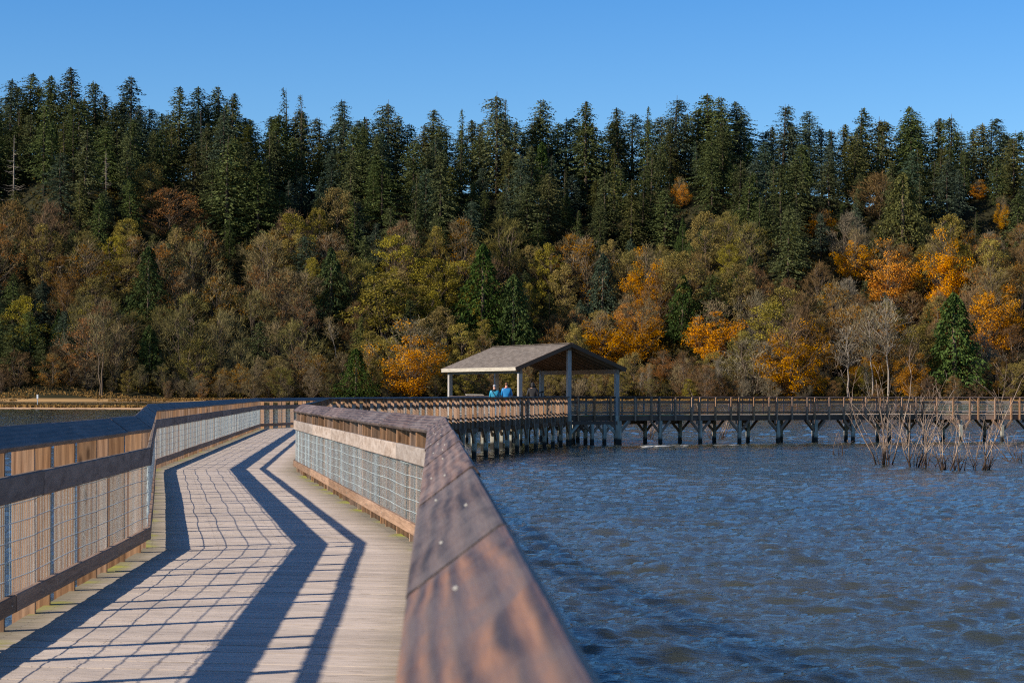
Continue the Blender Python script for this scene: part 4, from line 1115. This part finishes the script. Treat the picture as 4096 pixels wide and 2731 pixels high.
special('fir', 'fir_blue', 3285, 850, 1030, 'small blue-green fir under the upper right firs', 90)
special('fir', 'fir', 905, 545, 985, 'large dark fir reaching lowest of the left firs', 200)
special('fir', 'fir', 1030, 640, 1000, 'dark fir beside the large low fir, left', 150)
special('fir', 'fir', 2660, 760, 1010, 'dark fir standing over the olive alders, centre right', 130)
special('fir', 'fir', 1760, 600, 960, 'dark fir reaching down above the broad green cedar', 140)
special('maple', 'gold', 2865, 1180, 1450, 'golden maple right of the pointed green cedar', 205, 'twig')
special('maple', 'gold', 2400, 1230, 1480, 'golden maple rising behind the shelter gable', 180, 'twig')
special('maple', 'gold', 3550, 935, 1230, 'brilliant yellow maple on the right mid slope', 205, 'twig')
special('maple', 'gold', 3415, 895, 1130, 'small yellow maple left of the brilliant yellow one', 140, 'twig')
special('maple', 'gold', 3770, 880, 1250, 'tall yellow maple over the bushy green cedar', 165, 'twig')
special('maple', 'gold', 3970, 1030, 1420, 'yellow maple right of the bushy green cedar', 205, 'twig')
special('maple', 'amber', 3160, 1250, 1598, 'wide orange maple at the shore behind the far railing', 210, 'twig_red')
special('maple', 'amber', 3640, 1350, 1598, 'deep orange maple behind the drowned shrubs', 130, 'twig_red')
special('maple', 'orange', 2650, 1395, 1520, 'small orange maple low on the slope right of the shelter', 110, 'twig')
special('maple', 'orange', 2565, 1200, 1460, 'amber maple between the shelter gable and the pointed cedar', 210, 'twig')
special('thinning', 'orange', 680, 735, 960, 'rounded half bare orange maple high on the left slope', 230, 'twig_red')
special('maple', 'gold', 2722, 700, 835, 'small yellow maple alone among dark firs, upper centre', 70, 'twig')
special('maple', 'gold', 4012, 770, 920, 'narrow yellow maple among firs at the upper right edge', 60, 'twig')
special('maple', 'gold', 3915, 715, 800, 'orange topped maple peeping through firs, upper right', 70, 'twig')
special('maple', 'orange', 3290, 830, 960, 'orange maple at the foot of the upper right firs', 120, 'twig_red')
special('thinning', 'rust', 3640, 1150, 1330, 'rust red maple right of the pale bare trunks', 160, 'twig_red')
special('thinning', 'rust', 4060, 1290, 1480, 'rusty brown maple at the right edge', 150, 'twig_red')
special('pale', 'twig_grey', 3394, 1290, 1598, 'pale bare trunk with twiggy top, leftmost of three at right', 130, 'twig_grey')
special('pale', 'twig_grey', 3490, 1215, 1598, 'pale bare trunk in the middle of three at right', 120, 'twig_grey')
special('pale', 'twig_grey', 3552, 1175, 1598, 'tallest pale bare trunk with vase shaped twigs at right', 140, 'twig_grey')
special('bare', 'twig_grey', 3010, 1340, 1590, 'grey fan shaped bare tree left of the wide orange maple', 180, 'twig_grey')
special('leafy', 'olive', 1545, 1080, 1420, 'olive alder with two rounded tops above the orange maple', 200, 'twig_green')
special('leafy', 'olive', 505, 1020, 1230, 'bright olive alder beside the narrow green cedar', 120, 'twig_green')
special('leafy', 'olive', 600, 645, 860, 'yellow-green alder among dark firs at left', 100, 'twig_green')
special('leafy', 'olive', 1592, 600, 720, 'small yellow-green tree high among firs, left of centre', 60, 'twig_green')
special('bare', 'twig_red', 3510, 680, 880, 'pinkish bare tree in a gap of the upper right firs', 150, 'twig_red')
special('bare', 'twig', 2335, 560, 700, 'grey bare tree high among firs above the shelter', 70, 'twig_grey')
special('pale', 'twig_grey', 405, 1240, 1598, 'slender bare tree at the shore in the left shadows', 90, 'twig_green', bark='brown')
special('pale', 'twig_grey', 1350, 1250, 1440, 'leaning pale trunk below the ragged green cedar', 60, 'twig', tilt=-.22)
for k, (px, yt, wd) in enumerate(((292, 268, 0), (515, 300, 1), (1147, 350, 2), (1205, 375, 2), (1367, 395, 0), (1550, 410, 0), (1990, 383, 0), (2015, 392, 2), (2168, 395, 0), (2350, 400, 0), (2700, 395, 1), (2832, 372, 0), (2880, 382, 0), (3130, 412, 0), (3440, 428, 0), (3650, 424, 0), (3960, 468, 0), (115, 290, 0), (205, 300, 0), (40, 315, 0), (385, 325, 0), (715, 345, 0), (790, 345, 0), (880, 340, 0), (930, 370, 0), (3235, 440, 0), (2480, 430, 0), (2590, 425, 2), (2960, 405, 0), (1730, 435, 0), (1845, 435, 2))):
    x, y, z = hill_at(px, yt + 430); y = 742 + (k % 3) * 5; u, v = ray(px, yt); x = u * y / FPX; z = float(terrain(x, y)); h = HC - v * y / FPX - z
    if 20 < h < 58: plant('thin_fir' if wd == 2 else 'fir', ('fir', 'fir_blue', 'fir')[k % 3], x, y, z, h, (1.55, 1.75, 1.1)[wd], None, 'fir_tree')

for k in range(84):
    px = -60 + 4230 * (k + prng.random() * .9) / 84; y = prng.uniform(YR + 4, YR + 26); u, v = ray(px, 0); yt = float(np.interp(px, SX, SY)) + prng.uniform(5, 55); u, v = ray(px, yt); x = u * y / FPX
    z = float(terrain(x, y)); h = HC - v * y / FPX - z
    if 14 < h < 50: plant('fir', prng.choice(['fir', 'fir', 'fir_blue', 'fir_olive']), x, y, z, h, prng.uniform(1.5, 2.1), None, 'fir_tree')

BND = [(0, 850), (250, 890), (400, 930), (600, 860), (750, 970), (1000, 1000), (1200, 850), (1350, 850), (1500, 980), (1700, 870), (1900, 850), (2000, 890), (2100, 930), (2300, 910), (2450, 950), (2550, 960), (2650, 900), (2800, 830), (3000, 880), (3100, 1010), (3250, 830), (3500, 870), (3600, 980), (3700, 850), (3850, 920), (3950, 840), (4096, 870)]
BX = np.array([a for a, b in BND], float); BY = np.array([b for a, b in BND], float)
def decid_kind(px, py):
    r = prng.random()
    if px < 330: opts = [('thinning', 'rust', 'twig_red', .32), ('bare', 'twig_red', 'twig_red', .2), ('bare', 'twig', 'twig', .12), ('leafy', 'olive', 'twig_green', .24), ('thinning', 'orange', 'twig', .12)]
    elif px < 1450:
        if py < 1180: opts = [('leafy', 'olive', 'twig_green', .46), ('thinning', 'olive', 'twig_green', .14), ('bare', 'twig', 'twig', .14), ('bare', 'twig_red', 'twig_red', .10), ('thinning', 'rust', 'twig', .16)]
        else: opts = [('bare', 'twig_green', 'twig_green', .26), ('bare', 'twig', 'twig', .20), ('thinning', 'rust', 'twig', .18), ('thinning', 'orange', 'twig', .14), ('thinning', 'olive', 'twig_green', .12), ('leafy', 'olive', 'twig_green', .10)]
    elif px < 2150: opts = [('leafy', 'olive', 'twig_green', .50), ('thinning', 'olive', 'twig_green', .16), ('bare', 'twig_red', 'twig_red', .08), ('bare', 'twig_green', 'twig_green', .12), ('thinning', 'rust', 'twig', .08), ('thinning', 'orange', 'twig', .06)]
    elif px < 3000:
        if py < 1260: opts = [('leafy', 'olive', 'twig_green', .70), ('thinning', 'olive', 'twig_green', .18), ('bare', 'twig_red', 'twig_red', .05), ('thinning', 'orange', 'twig', .07)]
        else: opts = [('leafy', 'olive', 'twig_green', .24), ('thinning', 'orange', 'twig', .22), ('maple', 'amber', 'twig', .14), ('bare', 'twig', 'twig', .18), ('thinning', 'rust', 'twig_red', .14), ('thinning', 'olive', 'twig_green', .08)]
    else: opts = [('bare', 'twig_grey', 'twig_grey', .10), ('bare', 'twig_red', 'twig_red', .10), ('thinning', 'rust', 'twig_red', .24), ('thinning', 'orange', 'twig', .20), ('leafy', 'olive', 'twig_green', .20), ('maple', 'amber', 'twig', .08), ('maple', 'gold', 'twig', .05)]
    for k, l, t, p in opts:
        if r < p: return k, l, t
        r -= p
    return opts[0][:3]
def fill():
    pts = [(t['x'], t['y']) for t in TREES]
    def far(x, y, d): return all((x - a) ** 2 + (y - b) ** 2 > d * d for a, b in pts)
    n_con = n_dec = 0
    SP = [(t['px'], t['y'], t['top'], t['base'], t['h'] * FPX / t['y']) for t in TREES if t['special']]
    def hides(px, y, top, half):
        return any(y < q[1] + 2 and abs(px - q[0]) < half + .16 * q[4] and top < q[3] - .30 * q[4] for q in SP)
    for tries in range(26000):
        y = prng.uniform(Y0 + 15, YR + 2); x = prng.uniform(-.262, .262) * y
        z = float(terrain(x, y)); px, py = to_px(x, y, z)
        lim = float(np.interp(px, BX, BY)) + 175
        wob = 30 * math.sin(px * .021) + 20 * math.sin(px * .053 + 2)
        if py < lim + wob or (py < lim + 400 and prng.random() < .22) or (px < 260 - (1600 - py) * .25 and prng.random() < .6):
            if n_con > 232 or not far(x, y, 7.0): continue
            h = prng.uniform(25, 36) if prng.random() < .75 else prng.uniform(17, 25)
            h *= .58 + .42 * min(1.0, max(0.0, (lim - py) / 300))
            tmax = float(np.interp(px, SX, SY)) + prng.uniform(20, 150)
            h = min(h, (py - tmax) * y / FPX)
            if h < 11: continue
            kind = 'cedar' if prng.random() < .08 else ('thin_fir' if prng.random() < .10 else 'fir')
            leaf = prng.choices(['fir', 'fir_blue', 'fir_olive'], [.62, .22, .16])[0]
            if hides(px, y, to_px(x, y, z + h)[1], .13 * h * FPX / y): continue
            if kind == 'cedar': leaf = 'cedar'; h *= .8
            plant(kind, leaf, x, y, z, h, prng.uniform(1.3, 1.9) if kind != 'cedar' else prng.uniform(1.0, 1.4), None, NAMES[kind]); n_con += 1
        else:
            if n_dec > 290 or not far(x, y, 7.0): continue
            k, l, t = decid_kind(px, py)
            h = prng.uniform(15, 26)
            if py > 1550: h = prng.uniform(9, 18)
            if hides(px, y, to_px(x, y, z + h)[1], .26 * h * FPX / y): continue
            plant(k, l, x, y, z, h, prng.uniform(.85, 1.2), t, NAMES[k]); n_dec += 1
        pts.append((x, y))
    for tries in range(900):
        y = Y0 + prng.uniform(10, 24); x = prng.uniform(-.26, .26) * y
        if not far(x, y, 4.4): continue
        z = float(terrain(x, y)); px, py = to_px(x, y, z); k, l, t = decid_kind(px, py)
        if k == 'maple': k, l = 'leafy', 'olive'
        h = prng.uniform(5, 12)
        if hides(px, y, to_px(x, y, z + h)[1], .26 * h * FPX / y): continue
        plant(k, l, x, y, z, h, prng.uniform(.95, 1.4), t, NAMES[k]); pts.append((x, y)); n_dec += 1
        if n_dec > 375: break
    # twiggy shrubs along the shore
    for k in range(70):
        px = prng.uniform(-40, 4140); y = Y0 + prng.uniform(12, 22); x = (px - 2048) * y / FPX
        if px < 700 and prng.random() < .6: continue
        z = float(terrain(x, y))
        plant('shrub', prng.choice(['twig_red', 'twig_grey', 'twig']), x, y, z, prng.uniform(3.5, 8.5), prng.uniform(.8, 1.2), prng.choice(['twig_red', 'twig_grey', 'twig_grey', 'twig']), 'bare_shrub', None, 'shrub')
    for px, hh in ((2555, 9), (2590, 11), (2850, 11), (2885, 13), (2905, 12), (3480, 12), (1690, 6), (3720, 12)):
        y = Y0 + 15; x = (px - 2048) * y / FPX
        plant('pale', 'twig_grey', x, y, float(terrain(x, y)), hh, prng.uniform(.6, 1), 'twig_grey', 'bare_tree', None, 'tree', tilt=prng.uniform(-.3, .15))
fill()

def undergrowth():
    rs = np.random.RandomState(9); n = 19000
    y = rs.uniform(Y0 + 13, YR, n); y = Y0 + 13 + (y - Y0 - 13) * rs.rand(n) ** .5; x = rs.uniform(-.265, .265, n) * y; z = terrain(x, y)
    C, A, B, rn = [], [], [], []
    for k in range(n):
        m = 8; sc = rs.uniform(.7, 2.0)
        C.append(np.array([x[k], y[k], z[k] + sc * .5]) + rs.normal(0, sc * .5, (m, 3)))
        a = rs.normal(size=(m, 3)); a /= np.linalg.norm(a, axis=1)[:, None]; b = np.cross(a, rs.normal(size=(m, 3))); b /= np.linalg.norm(b, axis=1)[:, None]
        A.append(a * rs.uniform(.25, .55, (m, 1))); B.append(b * rs.uniform(.2, .4, (m, 1))); rn.append(np.clip(rs.rand() * .6 + rs.rand(m) * .4, 0, 1))
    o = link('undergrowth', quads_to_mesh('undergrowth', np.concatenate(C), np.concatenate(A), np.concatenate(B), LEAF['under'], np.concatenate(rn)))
    tag(o, 'low leafy undergrowth between the trees of the bluff', 'undergrowth', kind='stuff')
undergrowth()

# labels: landmark trees carry their own; every other tree is counted from the nearest landmark in its tier
def ordinal(n):
    w = ['first', 'second', 'third', 'fourth', 'fifth', 'sixth', 'seventh', 'eighth', 'ninth', 'tenth', 'eleventh', 'twelfth', 'thirteenth', 'fourteenth', 'fifteenth', 'sixteenth', 'seventeenth', 'eighteenth', 'nineteenth', 'twentieth']
    return w[n] if n < len(w) else '%dth' % (n + 1)
def label_trees():
    LM = [(55, 'the silvery snag'), (600, 'the narrow cedar'), (1325, 'the ragged cedar'), (1645, 'the orange shore maple'), (1932, 'the broad cedar'), (2280, 'the shelter gable'), (2728, 'the pointed cedar'), (3160, 'the wide orange maple'), (3552, 'the tallest pale trunk'), (3820, 'the bushy cedar')]
    LOOK = {'fir': 'dark green fir', 'fir_blue': 'blue-green fir', 'fir_olive': 'olive-tinged fir', 'cedar': 'green cedar', 'olive': 'olive alder', 'gold': 'golden maple', 'orange': 'orange maple', 'amber': 'amber maple', 'rust': 'rusty maple',
            'twig': 'brown bare tree', 'twig_red': 'reddish bare tree', 'twig_grey': 'grey bare tree', 'twig_green': 'mossy bare tree'}
    GRP = {'fir': 'firs on the bluff', 'cedar': 'cedars on the bluff', 'thin_fir': 'firs on the bluff', 'leafy': 'alders on the bluff', 'maple': 'maples on the bluff', 'thinning': 'maples on the bluff', 'bare': 'bare trees on the bluff', 'pale': 'bare trees on the bluff', 'shrub': 'twiggy shrubs along the far shore', 'snag': 'dead trees on the bluff'}
    cells = {}
    for t in TREES:
        t['o']['category'] = t['cat']; t['o']['group'] = GRP[t['kind']]
        if t['special']: t['o']['label'] = t['special']; continue
        lm = min(LM, key=lambda q: abs(q[0] - t['px'])); side = 'left' if t['px'] < lm[0] else 'right'
        ys = float(np.interp(t['px'], SX, SY))
        if t['kind'] == 'shrub': tier = 'along the shore'
        elif t['top'] < ys + 45: tier = 'on the skyline'
        elif t['top'] < ys + 180: tier = 'below the skyline'
        elif t['top'] < 900: tier = 'on the upper slope'
        elif t['top'] < 1180: tier = 'mid slope'
        elif t['top'] < 1380: tier = 'on the lower slope'
        else: tier = 'at the slope foot'
        look = LOOK[t['leaf']]
        if t['kind'] == 'thin_fir': look = 'sparse ' + look
        if t['kind'] == 'shrub': look = look.replace('tree', 'shrub')
        if t['kind'] == 'pale': look = 'pale-trunked bare tree'
        if t['kind'] == 'thinning': look = 'thin ' + look
        cells.setdefault((look, tier, side, lm), []).append(t)
    for (look, tier, side, lm), L in cells.items():
        L.sort(key=lambda t: abs(t['px'] - lm[0]))
        for n, t in enumerate(L):
            t['o']['label'] = '%s %s, %s %s of %s' % (look, tier, ordinal(n), side, lm[1])
label_trees()

# ------------------------------------------------------------------ drowned shrubs, driftwood, sign
def drowned(px, py, height, n_stem, spread, label, seed, lean=0.0, twigs=3):
    p = ground(px, py, WATER_Z); rs = random.Random(seed)
    e = empty('drowned_shrub', (p.x, p.y, WATER_Z)); tag(e, label, 'shrub', 'drowned bare shrubs in the water')
    def branch(mb, q, d, L, r, lv):
        pts, rad = [q], [r]; n = 5
        for i in range(n):
            d = (d + Vector((rs.gauss(0, .13), rs.gauss(0, .13), rs.gauss(0.05, .08)))).normalized()
            pts.append(pts[-1] + d * L / n); rad.append(max(.004, r * (1 - .75 * (i + 1) / n)))
        mb.tube(pts, rad, 5, seed=rs.random() * 9)
        if lv < 2:
            for k in range(rs.randint(twigs - 1, twigs + 2)):
                i = rs.randint(1, n); a = rs.uniform(0, 6.28)
                nd = (d * .6 + Vector((math.cos(a), math.sin(a), rs.uniform(-.1, .6))) * .6).normalized()
                branch(mb, pts[i], nd, L * rs.uniform(.22, .5), rad[i] * .65, lv + 1)
    for s in range(n_stem):
        mb = MB(); a = rs.uniform(0, 6.28); o = Vector((math.cos(a), math.sin(a), 0)) * rs.uniform(.02, .20) * (1 + spread)
        sp = spread * rs.uniform(.3, 1.2)
        d = Vector((math.cos(a) * sp + lean, math.sin(a) * sp, 1)).normalized()
        branch(mb, Vector((o.x, o.y, -.35)), d, height * rs.uniform(.45, 1.05), .032 * rs.uniform(.6, 1.25), 0)
        mb.build('stem', M['dead'], e)
drowned(3540, 1858, 4.4, 10, .50, 'wide fan shaped drowned shrub, leftmost of the big ones', 1)
drowned(3655, 1866, 4.0, 8, .30, 'dense drowned shrub with reddish stems next to the fan shaped one', 2)
drowned(3712, 1870, 3.2, 5, .28, 'drowned shrub leaning right over the middle of the clump', 13, .2)
drowned(3785, 1880, 2.2, 7, .24, 'low upright drowned stems at the front of the clump', 3)
drowned(3830, 1879, 2.0, 6, .24, 'short thin drowned stems behind the front stems', 23)
drowned(3905, 1880, 4.6, 5, .22, 'drowned shrub with one very tall bare pole', 4, .05)
drowned(3955, 1879, 2.5, 6, .34, 'drowned shrub with thin stems at the right end of the clump', 5, .1)
drowned(3347, 1818, 1.6, 4, .35, 'small lone drowned sapling before the far span', 6)
drowned(4085, 1846, 2.0, 7, .7, 'drowned shrub cut by the right edge of the picture', 7)
drowned(2590, 1757, 2.9, 8, .55, 'drowned shrub seen under the far span, nearest the shelter', 8)
drowned(2875, 1757, 3.2, 7, .75, 'sprawling drowned shrub seen under the middle of the far span', 9)
drowned(2005, 1832, 1.1, 2, .7, 'two thin drowned twigs under the slanting stretch', 10, .3)

def driftwood(px, py, n, size, label, seed):
    p = ground(px, py, WATER_Z + .4); y = max(p.y, Y0 + 6) if p.y > 500 else p.y; x = p.x / p.y * y; z = float(terrain(x, y)) if y > 590 else WATER_Z
    rs = random.Random(seed); mb = MB(); e = None
    for k in range(n):
        a = rs.uniform(-.5, .5); L = size * rs.uniform(.5, 1.1); c = Vector((rs.uniform(-.4, .4) * size, rs.uniform(-1, 1), rs.uniform(.1, .5)))
        d = Vector((math.cos(a), math.sin(a), rs.uniform(-.05, .25 if k else .03)))
        r = size * .035 * rs.uniform(.5, 1.2)
        mb.tube([c - d * L / 2, c + Vector((0, 0, .15)), c + d * L / 2], [r, r * .9, r * .4], 6)
        for b in range(3):
            q = c + d * L * rs.uniform(-.4, .4); mb.tube([q, q + Vector((rs.gauss(0, .6), rs.gauss(0, .4), rs.uniform(.3, 1.4)))], [r * .5, r * .15], 5)
    o = mb.build('driftwood', BARK['drift']); o.location = (x, y, z); tag(o, label, 'driftwood', 'driftwood on the far shore')
driftwood(215, 1599, 3, 8.0, 'long pale driftwood log on the shore below the dark trees', 1)
driftwood(350, 1598, 3, 3.0, 'small forked driftwood stump on the left shore', 4)
driftwood(595, 1600, 10, 6.5, 'tangled white driftwood heap behind the left railing bend', 2)
driftwood(500, 1600, 3, 6.0, 'dull driftwood log just left of the tangled heap', 5)
driftwood(1575, 1597, 6, 7.5, 'pale driftwood branches on the shore below the orange maple', 3)

def sign():
    d = 380.0; u, v = ray(150, 1619); x = u * d / FPX; z = HC - v * d / FPX
    r = empty('marker_post', (x, d, z)); tag(r, 'small white marker board on a thin post on the sand spit', 'sign')
    wm = mat_simple('white_paint', (0.62, 0.63, 0.64), 0.6)
    mb = MB(); mb.bar((0, 0, -.4), (0, 0, 1.9), .11, .11); mb.build('pole', M['plate'], r)
    mb = MB(); mb.bar((0, -.08, 1.15), (0, -.08, 1.9), .30, .04, up=(0, 1, 0)); mb.build('sign_board', wm, r)
sign()
print('trees', len(TREES), 'objects', len(bpy.data.objects))
